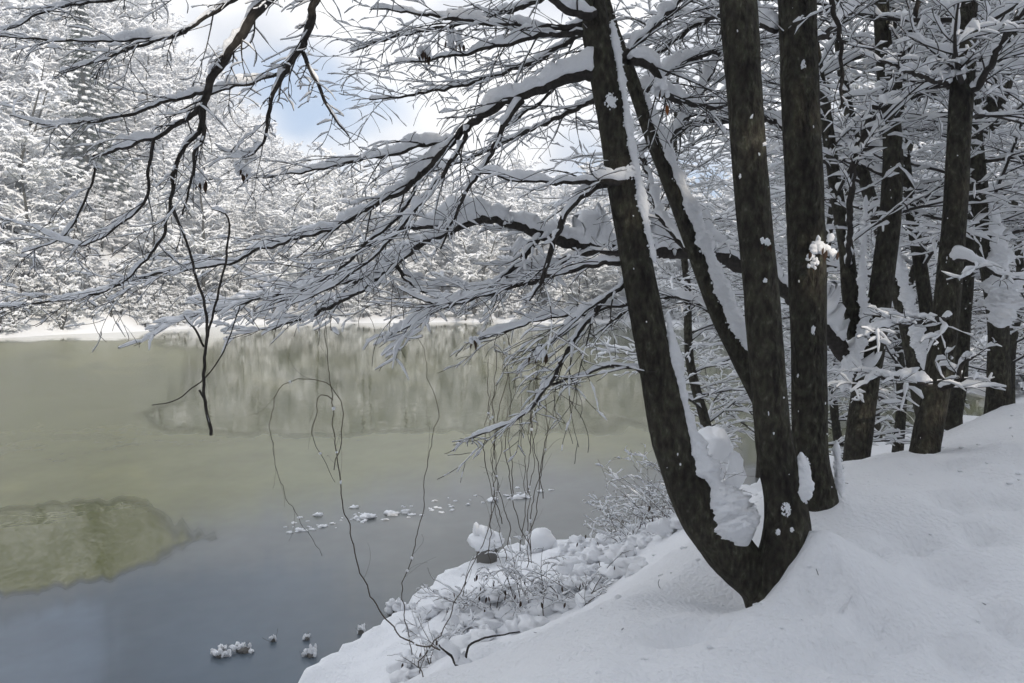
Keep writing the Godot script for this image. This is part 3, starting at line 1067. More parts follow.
func right_wood() -> void:
	detail_mid()
	# the beech pair at the brink, one of its limbs bowed right across to the left by snow
	fresh()
	var t := thing("beech_tree", "twin stemmed beech below the brink with one long limb bowed leftwards by snow", "tree", P(862, 470, 6.8))
	var a := stem(t, [[850, 520, 6.8, 28.0], [856, 465, 6.8, 26.6], [862, 410, 6.8, 25.2], [872, 350, 6.8, 24.5], [881, 290, 6.8, 22.4], [890, 220, 6.8, 20.3], [893, 150, 6.8, 18.2], [886, 80, 6.8, 16.1], [881, 0, 6.8, 14.0], [876, -140, 6.8, 9.8], [870, -260, 6.8, 4.9]], 22)
	var c := stem(t, [[864, 400, 6.85, 17.4], [858, 350, 6.9, 16.7], [851, 300, 6.9, 16.1], [846, 250, 6.95, 14.3], [836, 190, 7.0, 12.4], [826, 120, 7.0, 11.2], [814, 40, 7.1, 8.7], [800, -60, 7.2, 5.6]], 18)
	flecks(t, a, 30, 0.05, 0.8)
	plaster(t, [[866, 195, 6.75, 4], [862, 290, 6.75, 8], [866, 310, 6.72, 10], [860, 345, 6.7, 12], [846, 375, 6.7, 16], [842, 392, 6.7, 8]], 0.7)
	limb(t, [[862, 372, 6.8, 19.2], [836, 342, 6.8, 17.6], [806, 308, 6.8, 16.0], [776, 284, 6.7, 16.0], [740, 264, 6.6, 16.0], [700, 252, 6.5, 16.0], [660, 250, 6.4, 16.0], [625, 249, 6.3, 15.2], [600, 247, 6.3, 14.4], [570, 242, 6.25, 13.6], [540, 233, 6.2, 12.0], [510, 223, 6.2, 10.4], [482, 217, 6.2, 9.6], [455, 221, 6.2, 7.2], [430, 226, 6.2, 5.6], [400, 230, 6.2, 4.0], [360, 250, 6.3, 3]], 0.23, 0.16, 0.6, 0.35, -0.4)
	g_bias = Vector3(-0.03, -0.01, 0)
	limb(t, [[482, 219, 6.2, 9], [452, 230, 6.15, 8], [423, 243, 6.1, 7.4], [400, 258, 6.1, 6.6], [383, 273, 6.1, 6], [335, 284, 6.1, 4.4], [287, 291, 6.1, 3.4], [240, 304, 6.1, 2.6], [190, 318, 6.1, 1.6]], 0.06, 0.09, 0.6)
	limb(t, [[540, 234, 6.2, 8], [525, 256, 6.1, 7], [505, 276, 6.1, 5], [480, 290, 6.1, 3]], 0.05, 0.1, 0.5)
	limb(t, [[384, 272, 6.1, 5], [352, 295, 6.0, 4], [310, 316, 6.0, 3], [268, 330, 6.0, 2]], 0.05, 0.09, 0.5)
	limb(t, [[395, 262, 6.1, 4.4], [408, 282, 6.05, 3.6], [440, 296, 6.0, 2.6], [470, 300, 6.0, 1.8]], 0.03, 0.14, 0.4)
	limb(t, [[600, 248, 6.3, 8], [560, 262, 6.2, 6], [500, 285, 6.1, 4.6], [440, 310, 6.0, 3.4], [390, 335, 6.0, 2]], 0.05, 0.09, 0.6)
	g_bias = Vector3.ZERO
	limb(t, [[893, 80, 6.8, 8], [905, 45, 6.7, 6], [915, 20, 6.6, 5], [920, -20, 6.5, 4]], 0.03, 0.12, 0.5)
	limb(t, [[849, 268, 6.9, 5], [850, 215, 6.5, 6], [854, 165, 6.3, 7], [870, 120, 6.2, 9], [885, 88, 6.2, 8], [905, 52, 6.2, 6], [930, 20, 6.2, 4], [960, -20, 6.2, 3]], 0.1, 0.12, 0.5)
	crown(a, 16, 0.45, 0.98, 2.0)
	crown(c, 10, 0.4, 0.98, 1.8)
	twigs_done(t)

	fresh()
	t = thing("beech_tree", "single leaning beech trunk standing in open snow right of the twin stemmed beech", "tree", P(925, 448, 6.0))
	a = stem(t, [[918, 490, 6.0, 30.4], [925, 448, 6.0, 28.1], [934, 400, 6.0, 25.8], [942, 345, 6.0, 24.3], [948, 290, 6.0, 23.6], [955, 210, 6.0, 22.0], [959, 140, 6.0, 21.3], [963, 70, 6.0, 20.5], [966, 0, 6.0, 19.8], [968, -140, 6.0, 15.2], [966, -280, 6.0, 9.1]], 24)
	flecks(t, a, 30, 0.02, 0.7)
	limb(t, [[970, 92, 5.95, 7], [978, 84, 5.9, 7], [990, 66, 5.8, 6.4], [1002, 44, 5.7, 6], [1012, 22, 5.6, 5], [1030, 8, 5.5, 4]], 0.11, 0.1, 0.4)
	limb(t, [[948, 84, 6.0, 6], [938, 82, 5.8, 5.4], [920, 75, 5.6, 4.4], [900, 68, 5.4, 3.4], [880, 60, 5.3, 2]], 0.05, 0.1, 0.4)
	limb(t, [[935, 392, 5.95, 6], [955, 380, 5.8, 5], [962, 365, 5.7, 4], [975, 355, 5.6, 2]], 0.06, 0.1, 0.3)
	limb(t, [[930, 385, 5.9, 5], [910, 380, 5.7, 4.4], [880, 378, 5.5, 3.6], [850, 392, 5.4, 2.2]], 0.06, 0.1, 0.35)
	limb(t, [[950, 316, 5.9, 5], [930, 322, 5.7, 4.4], [900, 325, 5.5, 3.4], [870, 330, 5.4, 2]], 0.05, 0.1, 0.35)
	limb(t, [[952, 258, 5.9, 5], [975, 262, 5.7, 4.4], [1000, 275, 5.6, 3.4], [1030, 280, 5.5, 2]], 0.07, 0.1, 0.35)
	crown(a, 12, 0.5, 0.98, 1.7)
	twigs_done(t)

	fresh()
	t = thing("beech_tree", "beech with thick snow down its right side at the top of the slope", "tree", P(1000, 404, 8.4))
	a = stem(t, [[994, 440, 8.4, 24.6], [998, 404, 8.4, 22.1], [999, 360, 8.4, 19.7], [998, 320, 8.4, 18.9], [994, 285, 8.4, 19.7], [985, 240, 8.4, 18.0], [979, 190, 8.4, 16.4], [974, 140, 8.4, 15.6], [966, 60, 8.4, 13.1], [960, -60, 8.4, 9.8], [956, -180, 8.4, 4.9]], 20)
	plaster(t, [[990, 190, 8.3, 8], [996, 230, 8.3, 13], [1001, 270, 8.28, 22], [1003, 300, 8.25, 30], [1000, 328, 8.25, 18]], 0.6)
	c = stem(t, [[985, 130, 8.4, 18], [1000, 90, 8.4, 18], [1015, 40, 8.4, 17], [1030, 0, 8.4, 15], [1060, -90, 8.4, 9]], 16)
	crown(a, 18, 0.3, 0.98, 1.9)
	crown(c, 8, 0.3, 0.98, 1.6)
	twigs_done(t)

	fresh()
	t = thing("beech_tree", "snow-speckled beech trunk standing between two bare trunks near the brink", "tree", P(962, 385, 9.2))
	a = stem(t, [[950, 430, 9.2, 17.8], [958, 385, 9.2, 16.3], [963, 320, 9.2, 14.8], [968, 250, 9.2, 14.8], [972, 180, 9.2, 14.1], [975, 100, 9.2, 11.8], [985, 0, 9.2, 8.9], [990, -120, 9.2, 4.4]], 18)
	flecks(t, a, 120, 0.1, 0.8)
	crown(a, 18, 0.3, 0.98, 1.9)
	twigs_done(t)

	fresh()
	t = thing("beech_tree", "crooked beech leaning left with snow along its back beyond the twin stemmed beech", "tree", P(920, 400, 8.6))
	a = stem(t, [[930, 440, 8.6, 16.8], [920, 395, 8.6, 16.1], [910, 340, 8.6, 14.7], [898, 290, 8.6, 14.0], [884, 240, 8.6, 13.3], [868, 190, 8.6, 11.9], [855, 140, 8.6, 10.5], [840, 60, 8.6, 7.7], [830, -60, 8.6, 4.2]], 18)
	plaster(t, [[893, 240, 8.5, 6], [903, 280, 8.5, 11], [912, 315, 8.5, 14], [920, 345, 8.5, 14], [924, 370, 8.5, 6]], 0.7)
	c = stem(t, [[926, 400, 8.65, 15.0], [929, 350, 8.65, 13.5], [924, 290, 8.65, 12.8], [914, 230, 8.65, 11.2], [906, 170, 8.65, 9.8], [898, 80, 8.65, 6.8], [890, -30, 8.65, 3.8]], 16)
	crown(a, 16, 0.3, 0.98, 1.9)
	crown(c, 12, 0.3, 0.98, 1.7)
	twigs_done(t)

	# a sapling thicket at the water's edge behind the foreground trunks
	var spots := [[1060, 400, 10.0, 0.0], [800, 430, 11.0, 0.1], [705, 450, 11.5, -0.1], [900, 410, 13.0, 0.0], [1010, 395, 13.5, 0.15], [840, 415, 15.0, -0.2], [960, 395, 16.5, 0.0], [760, 420, 15.5, 0.0], [1000, 390, 20.0, 0.0], [880, 395, 19.0, 0.0], [925, 390, 23.0, 0.0], [815, 400, 22.0, 0.0]]
	var labels := ["snow-laden beech standing past the last trunk on the slope", "snow-laden young beech at the water seen through the gap beside the straight trunk", "snow-laden young beech at the water behind the leaning stem", "snow-laden beech by the water behind the crooked leaning beech", "snow-laden beech by the water behind the trunk with thick side snow",
		"snow-laden beech at the shore between the straight trunk and the twin stems", "snow-laden beech on the far right shore behind the speckled trunk", "snow-laden beech at the shore between the forked stem and the straight trunk",
		"snow-laden beech at the end of the pond behind the thick side snow", "snow-laden beech at the end of the pond behind the twin stems", "snow-laden beech at the end of the pond behind the open snow trunk", "snow-laden beech at the end of the pond beside the straight trunk"]
	var protos: Array[Node3D] = []
	var n := 0
	for s in spots:
		fresh()
		var base := P(s[0], s[1], s[2])
		base.y = land(base.x, base.z) - 0.05
		if n >= 3:
			var o: Node3D = protos[n % 3].duplicate()
			o.name = numbered("young_beech")
			add_child(o)
			o.position = base
			o.rotation.y = rf(1.0, 5.0)
			o.set_meta("label", labels[n])
			n += 1
			continue
		t = thing("young_beech", labels[n], "tree", base, "snow-laden beeches along the near shore")
		protos.append(t)
		var p := PackedVector3Array()
		var r := PackedFloat32Array()
		var hgt := rf(6.5, 8.5)
		for k in 7:
			p.append(base + Vector3(s[3] * k + lump.get_noise_2d(k * 0.7, n * 9.0) * 0.3, hgt * k / 6.0, lump.get_noise_2d(k * 0.7, 40 + n * 9.0) * 0.3))
			r.append(lerpf(0.10, 0.015, k / 6.0))
		var q := resample(p, r, 0.12)
		var b := Buf.new()
		trunk(b, q[0], q[1], 12, 0.04)
		part("trunk", b, M.bark, t)
		crown(q, 34, 0.12, 0.98, 2.2)
		twigs_done(t)
		n += 1

# ---------------------------------------------------------------- the far wood
func detail_far() -> void:
	g_seg = [5, 4, 3]
	g_kids = [8, 6, 0]
	g_sides = [4, 3, 3]
	g_csides = [4, 4, 4]
	g_last = 2
	g_ratio = 0.45
	g_droop = 0.04
	g_wander = 0.2
	g_step = 0.0
	g_freq = 0.0
	g_thick = 0.13
	g_gap = -0.32
	g_rmin = 0.0045
	g_bias = Vector3.ZERO
	g_spread = 0.85

func far_tree(kind: int) -> Dictionary:
	detail_far()
	fresh()
	var hgt: float = [11.0, 13.0, 9.0, 12.0, 5.5, 3.2][kind]
	var stems: int = [1, 1, 2, 3, 4, 6][kind]
	var tb := Buf.new()
	for s in stems:
		var a := rng.randf() * TAU
		var lean := Vector3(cos(a), 0, sin(a)) * (0.0 if stems == 1 else rf(0.15, 0.4)) * hgt
		var p := PackedVector3Array()
		var r := PackedFloat32Array()
		for k in 8:
			var f := k / 7.0
			p.append(Vector3(rf(-0.1, 0.1), hgt * f * rf(0.97, 1.0), rf(-0.1, 0.1)) + lean * f * (0.5 + 0.5 * f) + Vector3(0, -0.4 if k == 0 else 0.0, 0))
			r.append(lerpf(0.17 if kind < 4 else 0.06, 0.02, f))
		tube(tb, p, r, 7)
		var count: int = [34, 36, 22, 16, 9, 5][kind]
		for j in count:
			var f := lerpf(0.14 if kind < 4 else 0.05, 0.99, (j + rng.randf()) / count)
			var k := mini(int(f * 7), 6)
			var at := p[k].lerp(p[k + 1], f * 7 - k)
			a = rng.randf() * TAU
			var d := Vector3(cos(a), rf(0.25, 0.9), sin(a))
			grow(at, d, hgt * rf(0.2, 0.36) * (1.15 - 0.75 * f) + 0.3, 0.020, 0)
	return {"trunk": mesh_of(tb), "branches": mesh_of(wood), "snow": mesh_of(cap)}

func spruce_mesh(hgt: float) -> Dictionary:
	var tb := Buf.new()
	tube(tb, PackedVector3Array([Vector3(0, -0.4, 0), Vector3(0, hgt * 0.5, 0), Vector3(0, hgt, 0)]), PackedFloat32Array([0.24, 0.15, 0.03]), 8)
	var nb := Buf.new()
	var sb := Buf.new()
	var y := hgt * 0.1
	while y < hgt * 0.99:
		var f := y / hgt
		var reach := (1.0 - f) * hgt * 0.24 + 0.25
		var count := int(7 + 4 * (1.0 - f))
		for j in count:
			var a := TAU * (j + rng.randf() * 0.8) / count
			var out := Vector3(cos(a), 0, sin(a))
			var l := reach * rf(0.45, 1.25)
			var p := PackedVector3Array()
			var r := PackedFloat32Array()
			for k in 5:
				var g := k / 4.0
				p.append(Vector3(0, y, 0) + out * l * g + Vector3(0, -0.35 * l * g * g + 0.08 * l * g, 0))
				r.append(0.03 * (1.0 - 0.7 * g))
			tube(nb, p, r, 3)
			# hanging needle sprays
			for k in int(10 + l * 16):
				var g := sqrt(rng.randf())
				var at := Vector3(0, y, 0) + out * l * g + Vector3(0, -0.35 * l * g * g + 0.08 * l * g, 0)
				var side := out.cross(Vector3.UP) * (1.0 if k % 2 == 0 else -1.0)
				var tip := at + side * rf(0.1, 0.42) * (1.1 - 0.5 * g) + out * rf(0.05, 0.3) + Vector3(0, rf(-0.35, 0.02), 0)
				var wv := rv() * 0.045
				var q := nb.v.size()
				nb.v.append_array([at - wv, at + wv, tip])
				var nn := (at + wv - tip).cross(at - wv - tip).normalized()
				nb.n.append_array([nn, nn, nn])
				nb.i.append_array([q, q + 1, q + 2])
			for rep_ in 3:
				var g := rf(0.3, 1.0)
				var at := Vector3(0, y + 0.06, 0) + out * l * g + Vector3(0, -0.35 * l * g * g + 0.08 * l * g, 0)
				blob(sb, at, Vector3(rf(0.1, 0.3), rf(0.06, 0.14), rf(0.1, 0.3)) * (0.5 + 0.7 * (1 - f)), 0.6, 4.0, 5, 7)
		y += rf(0.32, 0.5)
	return {"trunk": mesh_of(tb), "needles": mesh_of(nb), "snow": mesh_of(sb)}

func plant(called: String, made: Dictionary, at: Vector3, turn: float, size: float, label: String, category: String, group: String) -> void:
	var o := thing(called, label, category, at, group)
	o.rotation.y = turn
	o.scale = Vector3.ONE * size
	for k in made:
		var c := MeshInstance3D.new()
		c.name = k
		c.mesh = made[k]
		c.material_override = M.snow_far if k == "snow" else M.needle if k == "needles" else M.bark if k == "trunk" else M.twig
		o.add_child(c, true)
		if k != "trunk":
			c.set_meta("kind", "stuff")

func far_wood() -> void:
	var kinds := []
	for k in 6:
		kinds.append(far_tree(k))
	var spr := [spruce_mesh(15.0), spruce_mesh(9.0)]
	# two spruces stand out of the bare wood
	for a in [[92, 15.0, 0, "tall dark spruce with snow on its boughs among the bare trees across the pond"], [318, 12.0, 1, "small dark spruce with snow on its boughs on the slope across the pond"]]:
		var best := Vector3.ZERO
		var r := ray(a[0], 300)
		var d := 40.0
		while d < 140.0:
			var q := Vector2(r.x, r.z) * (d / -r.z)
			if not Geometry2D.is_point_in_polygon(q, pond) and line_d(q, far_shore) > a[1]:
				best = Vector3(q.x, land(q.x, q.y), q.y)
				break
			d += 0.5
		plant("spruce_tree", spr[a[2]], best, rf(0, TAU), 1.62 if a[2] == 0 else 1.3, a[3], "tree", "")
	var names := ["tall bare tree white with snow", "very tall slim tree white with snow", "two stemmed tree white with snow", "spreading many stemmed tree white with snow", "large snow-covered bush", "low snow-covered bush at the edge of the far shore"]
	var groups := ["tall bare trees across the pond", "slim trees across the pond", "two stemmed trees across the pond", "spreading trees across the pond", "large bushes near the far shore", "low bushes at the far shore"]
	var z := -28.0
	while z > -150.0:
		var x := -110.0
		var st := 4.5
		while x < 75.0:
			var q := Vector2(x + rf(-1.9, 1.9), z + rf(-1.9, 1.9))
			x += st
			var px := 512.0 + q.x / -q.y * FOC
			if px < -70.0 or px > 1100.0 or Geometry2D.is_point_in_polygon(q, pond):
				continue
			var d := line_d(q, far_shore)
			if d > 44.0 or d < 2.2 or d > line_d(q, near_shore):
				continue
			var kind := rng.randi_range(0, 3)
			if d < 6.0 and rng.randf() < 0.6:
				kind = 4
			var big := rf(1.0, 1.55)
			if absf(px - 92.0) < 42.0 and d < 22.0:
				kind = 2 if d > 9.0 else 4
				big = 0.7 if d > 9.0 else 0.9
			var where := " at the foot of the far slope" if d < 10.0 else " partway up the far slope" if d < 24.0 else " near the top of the far slope"
			plant(["tall_tree", "slim_tree", "two_stemmed_tree", "spreading_tree", "large_bush", "low_bush"][kind], kinds[kind], Vector3(q.x, land(q.x, q.y), q.y), rf(0, TAU), big, names[kind] + where, "bush" if kind > 3 else "tree", groups[kind])
		z -= 4.5
	# bushes along the waterline
	for k in far_shore.size() - 2:
		var a := far_shore[k]
		var c := far_shore[k + 1]
		var n := int(a.distance_to(c) * 1.9)
		for j in n:
			var q := a.lerp(c, (j + rng.randf()) / n)
			var px := 512.0 + q.x / -q.y * FOC
			if px < -40.0 or px > 1060.0:
				continue
			var out := (c - a).orthogonal().normalized()
			if Geometry2D.is_point_in_polygon(q + out * 0.5, pond):
				out = -out
			q += out * (0.3 + 7.0 * pow(rng.randf(), 1.4))
			if Geometry2D.is_point_in_polygon(q, pond):
				continue
			plant("low_bush", kinds[5], Vector3(q.x, land(q.x, q.y), q.y), rf(0, TAU), rf(0.35, 1.0), names[5], "bush", groups[5])
	for k in 900:
		var sx := rf(-60.0, 22.0)
		var sz := rf(-100.0, -35.0)
		if k > 420 and (sx > -24.0 or sz < -84.0):
			continue
		var q := Vector2(sx, sz)
		var d := line_d(q, far_shore)
		var px := 512.0 + q.x / -q.y * FOC
		if Geometry2D.is_point_in_polygon(q, pond) or d < 0.7 or d > 12.0 or px < -60.0 or px > 1080.0:
			continue
		plant("large_bush", kinds[4], Vector3(q.x, land(q.x, q.y), q.y), rf(0, TAU), rf(0.45, 1.15), "large snow-covered bush among the trees at the foot of the far slope", "bush", groups[4])
	# the wood on the rise behind the viewpoint, which keeps the bank in shade
	for k in 48:
		var bx := rf(-24.0, 34.0)
		var bz := rf(-2.0, 24.0)
		if Vector2(bx, bz).length() < 2.6 or line_d(Vector2(bx, bz), near_shore) < 2.0 or Geometry2D.is_point_in_polygon(Vector2(bx, bz), pond) or (bz < 0.5 and bx < -bz * 1.2 + 4.0):
			continue
		var kd := rng.randi_range(0, 3)
		plant("hill_tree", kinds[kd], Vector3(bx, land(bx, bz), bz), rf(0, TAU), rf(1.0, 1.4), "bare snowy tree on the rise behind the bank", "tree", "trees on the rise behind the bank")

# ---------------------------------------------------------------- small things on the bank and on the ice
func shoot(rows: Array, label: String, lumps: int) -> void:
	var t := thing("hanging_shoot", label, "shoot", P(rows[0][0], rows[0][1], rows[0][2]), "long thin shoots over the water")
	for k in rows.size():
		rows[k][3] *= lerpf(0.65, 0.42, float(k) / rows.size())
	var q := traced(rows, 0.05)
	var p: PackedVector3Array = q[0]
	for k in range(1, p.size() - 1):
		p[k] += Vector3(lump.get_noise_2d(k * 0.21, rows[0][0]), lump.get_noise_2d(k * 0.21, rows[0][0] + 40.0), 0) * 0.03
	var b := Buf.new()
	tube(b, p, q[1], 5)
	part("shoot", b, M.shoot, t)
	fresh()
	g_last = 2
	g_thick = 0.0
	g_step = 0.05
	g_rmin = 0.0011
	for k in int(p.size() / 9.0) + 1:
		var j := rng.randi_range(2, p.size() - 2)
		grow(p[j], (p[j + 1] - p[j]).normalized() + rv() * 0.9, rf(0.08, 0.4), 0.0016, 2)
	part("side_twigs", wood, M.shoot, t, true)
	for k in lumps:
		var s := Buf.new()
		var at := p[rng.randi_range(1, p.size() - 2)]
		blob(s, at + Vector3(0, 0.005, 0), Vector3(rf(0.008, 0.016), rf(0.008, 0.02), 0.012), 0.4, 60.0, 5, 7)
		part("snow_lump", s, M.snow_near, t)

func bank_things() -> void:
	# long shoots arching over the water
	shoot([[440, 650, 5.6, 2.6], [408, 640, 5.9, 2.4], [378, 610, 6.1, 2.4], [356, 560, 6.2, 2.3], [343, 500, 6.2, 2.2], [334, 440, 6.2, 2.0], [333, 400, 6.2, 1.8], [328, 360, 6.2, 1.6], [326, 320, 6.2, 1.4]], "long brown shoot rising from the snowy bank straight up over the water", 5)
	shoot([[333, 400, 6.2, 1.8], [322, 396, 6.2, 1.6], [315, 410, 6.2, 1.5], [315, 440, 6.2, 1.4], [326, 465, 6.2, 1.3], [335, 482, 6.2, 1.2]], "thin shoot looped beside the tall brown shoot", 1)
	shoot([[334, 470, 6.15, 1.5], [343, 420, 6.15, 1.5], [340, 402, 6.15, 1.5], [326, 384, 6.2, 1.5], [296, 379, 6.25, 1.4], [275, 396, 6.3, 1.4], [271, 430, 6.3, 1.3], [278, 480, 6.3, 1.2], [300, 520, 6.3, 1.1], [322, 556, 6.3, 1.0]], "thin shoot arching out leftwards and down over the ice", 1)
	shoot([[412, 655, 6.4, 1.6], [402, 590, 6.5, 1.6], [414, 555, 6.6, 1.6], [424, 500, 6.6, 1.5], [428, 455, 6.6, 1.4], [438, 410, 6.6, 1.3], [428, 380, 6.6, 1.2], [424, 350, 6.6, 1.0], [410, 325, 6.6, 0.9]], "thin kinked shoot standing alone between the tall shoot and the hanging bundle", 2)
	shoot([[425, 683, 5.2, 2.0], [420, 660, 5.4, 2.0], [445, 625, 5.8, 2.0], [464, 580, 6.2, 1.9], [482, 545, 6.5, 1.8], [494, 505, 6.7, 1.6], [499, 460, 6.8, 1.4], [505, 420, 6.9, 1.1]], "brown shoot curving up from the bottom edge of the bank", 3)
	var r0 := rng.state
	for k in 14:
		var x := rf(482.0, 552.0)
		var rows := []
		var y := rf(335.0, 400.0)
		var end := rf(470, 574)
		var wob := rf(-16, 16)
		var dx := rf(-0.12, 0.08)
		var ph := rf(0.0, 6.0)
		var fq := rf(0.008, 0.028)
		var dd := rf(6.2, 7.4)
		while y < end:
			rows.append([x + wob * sin(ph + y * fq) + rf(-1.6, 1.6), y, dd, rf(1.0, 1.7)])
			x += dx * 20.0 + (515.0 - x) * 0.03
			y += rf(16.0, 30.0)
		if rows.size() < 3:
			continue
		rows.reverse()
		shoot(rows, "thin shoot in the bundle hanging from the drooping limb over the ice", 1)
	# shrubs in the snow along the bank
	var shrubs := [[520, 600, 7.6, 0.9, 20, "low leafy bramble half buried in snow on the bank below the hanging bundle"], [575, 590, 7.0, 0.8, 16, "bramble half buried in snow where the slope meets the flat bank"], [470, 612, 7.6, 0.7, 9, "small bramble with withered leaves near the broken branch on the bank"], [640, 540, 8.6, 1.1, 6, "snowy twig bush at the foot of the leaning stem"], [668, 500, 9.6, 1.3, 4, "taller snowy twig bush at the water behind the leaning stem"], [612, 545, 9.4, 0.8, 8, "snowy bramble beside the rounded snow hump at the water"], [690, 530, 7.6, 1.0, 3, "snowy twigs directly behind the leaning stem"], [440, 640, 6.6, 0.6, 4, "thin bramble stems around the broken branch"]]
	for s in shrubs:
		detail_near()
		fresh()
		g_thick = 0.03
		g_gap = 0.2
		g_droop = 0.09
		g_wander = 0.22
		var base := P(s[0], s[1], s[2])
		base.y = land(base.x, base.z)
		var t := thing("snowy_bramble", s[5], "shrub", base, "shrubs along the bank")
		var size: float = s[3]
		g_kids = [5, 4, 0]
		for k in int(9 * size + 3):
			var a := rng.randf() * TAU
			var o := base + Vector3(cos(a), 0, sin(a)) * rf(0, 0.45) * size
			o.y = land(o.x, o.z) - 0.03
			grow(o, Vector3(rf(-1, 0.8), rf(0.5, 1.6), rf(-0.6, 0.8)), size * rf(0.5, 1.0), 0.006, 1 if rng.randf() < 0.5 else 0)
		var lv: int = s[4]
		for k in lv:
			var o := base + Vector3(rf(-0.7, 0.7) * size, 0, rf(-0.5, 0.5) * size)
			o.y = land(o.x, o.z) + rf(0.08, 0.35) * size
			hang_leaf(t, o, rf(0.8, 1.3), M.leaf)
		part("stems", wood, M.shoot, t, true)
		part("snow", cap, M.snow_near, t, true)
		var mound := Buf.new()
		for k in int(22 * size):
			var o := base + Vector3(rf(-0.8, 0.8), 0, rf(-0.6, 0.6)) * size
			if Geometry2D.is_point_in_polygon(Vector2(o.x, o.z), pond):
				continue
			o.y = land(o.x, o.z) + rf(-0.03, 0.09)
			blob(mound, o, Vector3(rf(0.05, 0.17), rf(0.04, 0.09), rf(0.05, 0.15)), 0.7, 12.0, 10, 16)
		part("snow_cushion", mound, M.snow_near, t, true)
	# snow humps over bent growth
	for a in [[541, 543, 10.6, 0.21, 0.24, "rounded snow hump with withered leaves at the water's edge"], [712, 455, 9.0, 0.22, 0.34, "tall rounded snow hump in the gap of the forked beech"]]:
		var base := P(a[0], a[1], a[2])
		var t := thing("snow_hump", a[5], "snow", base)
		var b := Buf.new()
		blob(b, base, Vector3(a[3], a[4], a[3]), 0.35, 3.0, 14, 18)
		blob(b, base + Vector3(0.22, -0.18, 0.05), Vector3(a[3], a[4], a[3]) * 0.75, 0.4, 4.0, 12, 16)
		blob(b, base + Vector3(-0.12, -0.3, 0.0), Vector3(a[3] * 1.2, a[4], a[3]), 0.4, 4.0, 12, 16)
		part("snow", b, M.snow_near, t)
		for k in (6 if a[0] == 541 else 0):
			hang_leaf(t, base + Vector3(rf(0.1, 0.5), rf(-0.1, 0.05), rf(0.2, 0.35)), 1.6, M.leaf)
	# stump standing in the water under a cap of snow
	var w := on_water(487, 569)
	var t := thing("tree_stump", "grey stump in the water wearing a lumpy cap of snow", "stump", w)
	var b := Buf.new()
	var q := resample(PackedVector3Array([w + Vector3(0, -0.5, 0), w + Vector3(0, 0.0, 0), w + Vector3(0.01, 0.36, 0)]), PackedFloat32Array([0.18, 0.165, 0.15]), 0.03)
	trunk(b, q[0], q[1], 18, 0.12)
	part("wood", b, M.stump, t)
	b = Buf.new()
	blob(b, w + Vector3(0.0, 0.42, 0), Vector3(0.22, 0.13, 0.2), 0.5, 6.0, 12, 18)
	blob(b, w + Vector3(-0.02, 0.52, 0), Vector3(0.13, 0.12, 0.12), 0.5, 7.0, 10, 14)
	blob(b, w + Vector3(-0.15, 0.6, 0.02), Vector3(0.05, 0.09, 0.05), 0.5, 9.0, 8, 10)
	part("snow_cap", b, M.snow_near, t)
	# stones and clods at the edge
	for a in [[402, 614, 0.16, 0.12, "dark stone under snow at the tip of the bank"], [432, 606, 0.10, 0.1, "small snow-capped clod in the water beside the bank"], [222, 655, 0.10, 0.07, "snowy sprig clump standing out of the near ice, larger of two"], [244, 652, 0.08, 0.06, "snowy sprig clump standing out of the near ice, smaller of two"], [273, 642, 0.03, 0.05, "tiny snow-tipped stem sticking out of the near ice"], [307, 640, 0.035, 0.05, "small snow knob on the ice off the bank corner"], [310, 656, 0.06, 0.07, "snow-covered sprig at the corner of the bank"], [361, 634, 0.035, 0.08, "upright snow knob on the ice by the bank"]]:
		w = on_water(a[0], a[1])
		t = thing("snowy_clump", a[4], "clump", w)
		b = Buf.new()
		blob(b, w + Vector3(0, 0.01, 0), Vector3(a[2] * 0.8, a[3] * 0.6, a[2] * 0.8), 0.5, 12.0, 8, 12)
		part("core", b, M.stump, t)
		b = Buf.new()
		for k in 14:
			blob(b, w + Vector3(rf(-1.1, 1.1) * a[2], a[3] * rf(0.3, 1.2), rf(-0.7, 0.7) * a[2]), Vector3(a[2] * rf(0.15, 0.4), a[3] * rf(0.25, 0.6), a[2] * rf(0.15, 0.4)), 0.7, 24.0, 8, 11)
		part("snow", b, M.snow_near, t, true)
		fresh()
		detail_near()
		g_thick = 0.012
		for k in 4:
			grow(w, Vector3(rf(-1, 1), rf(0.4, 1.2), rf(-1, 1)), rf(0.06, 0.16), 0.002, 2)
		part("stems", wood, M.shoot, t, true)
	# a string of snow lumps along the seam in the ice
	var bits := []
	for k in 46:
		var bx := rf(285.0, 560.0)
		bits.append([bx, 533.0 - (bx - 285.0) * 0.16 + rf(-9.0, 5.0), rf(1.5, 4.0)])
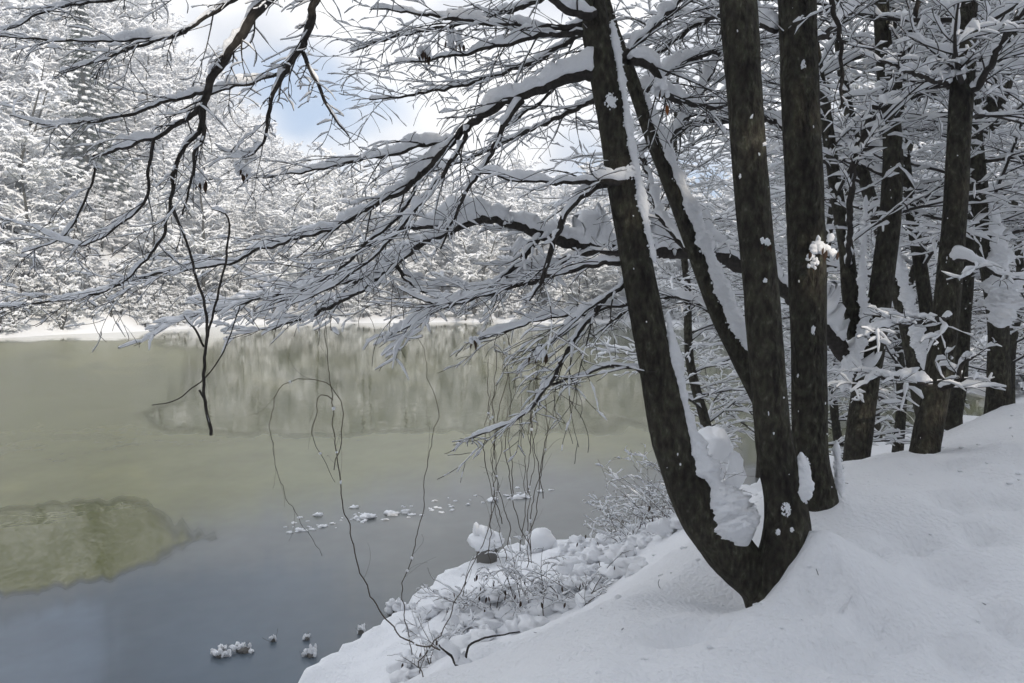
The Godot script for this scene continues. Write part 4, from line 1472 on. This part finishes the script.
	for a in bits + [[290, 533, 5], [300, 531, 7], [322, 527, 6], [305, 531, 4], [313, 530, 5], [333, 524, 4], [356, 519, 7], [368, 518, 12], [385, 520, 5], [392, 515, 11], [405, 513, 8], [412, 515, 5], [354, 508, 6], [318, 516, 8], [300, 518, 4], [430, 509, 4], [436, 508, 4], [452, 507, 4], [468, 505, 4], [494, 501, 8], [520, 498, 10], [528, 498, 7], [540, 492, 5], [483, 503, 3]]:
		w = on_water(a[0], a[1])
		var s: float = a[2] * -w.z / FOC
		t = thing("snow_lump", "small lump of snow lying on the seam between the ice sheets", "snow lump", w, "snow lumps along the ice seam")
		b = Buf.new()
		blob(b, w + Vector3(0, s * 0.08, 0), Vector3(s * rf(0.5, 0.8), s * rf(0.2, 0.36), s * rf(0.4, 0.6)), 0.75, 2.2 / s, 10, 16)
		part("snow", b, M.snow_near, t)
	# clods fallen from the branches and bits of twig lying on the snow
	b = Buf.new()
	fresh()
	detail_near()
	g_thick = 0.0
	for k in 150:
		var o := Vector3(rf(0.2, 5.5), 0, rf(-7.5, -2.6))
		o.y = land(o.x, o.z)
		var z := rf(0.005, 0.02) * (1.8 if rng.randf() < 0.1 else 1.0)
		if k % 8 == 0:
			grow(o + Vector3(0, 0.006, 0), Vector3(rf(-1, 1), 0.05, rf(-1, 1)), rf(0.04, 0.12), 0.002, 2)
		else:
			blob(b, o + Vector3(0, z * 0.15, 0), Vector3(z * rf(0.8, 1.5), z * 0.6, z), 0.6, 40.0, 6, 9)
	var fallen := part("fallen_snow", b, M.snow_near, self, true, Vector3.ZERO)
	fallen.set_meta("label", "small clods of snow fallen from the branches onto the bank")
	fallen.set_meta("category", "snow")
	fallen = part("twig_litter", wood, M.twig, self, true, Vector3.ZERO)
	fallen.set_meta("label", "bits of dark twig lying on the snow of the bank")
	fallen.set_meta("category", "twigs")
	# broken branch lying on the bank
	fresh()
	detail_near()
	t = thing("broken_branch", "dark broken branch with snow on it lying on the bank", "branch", P(455, 658, 5.5))
	limb(t, [[440, 644, 5.6, 5], [452, 656, 5.55, 7], [467, 673, 5.5, 6]], 0.07, 0.0, 0.0)
	limb(t, [[464, 664, 5.5, 2.5], [470, 645, 5.5, 2.4], [490, 637, 5.5, 2], [520, 632, 5.5, 1.4]], 0.0, 0.0, 0.0)
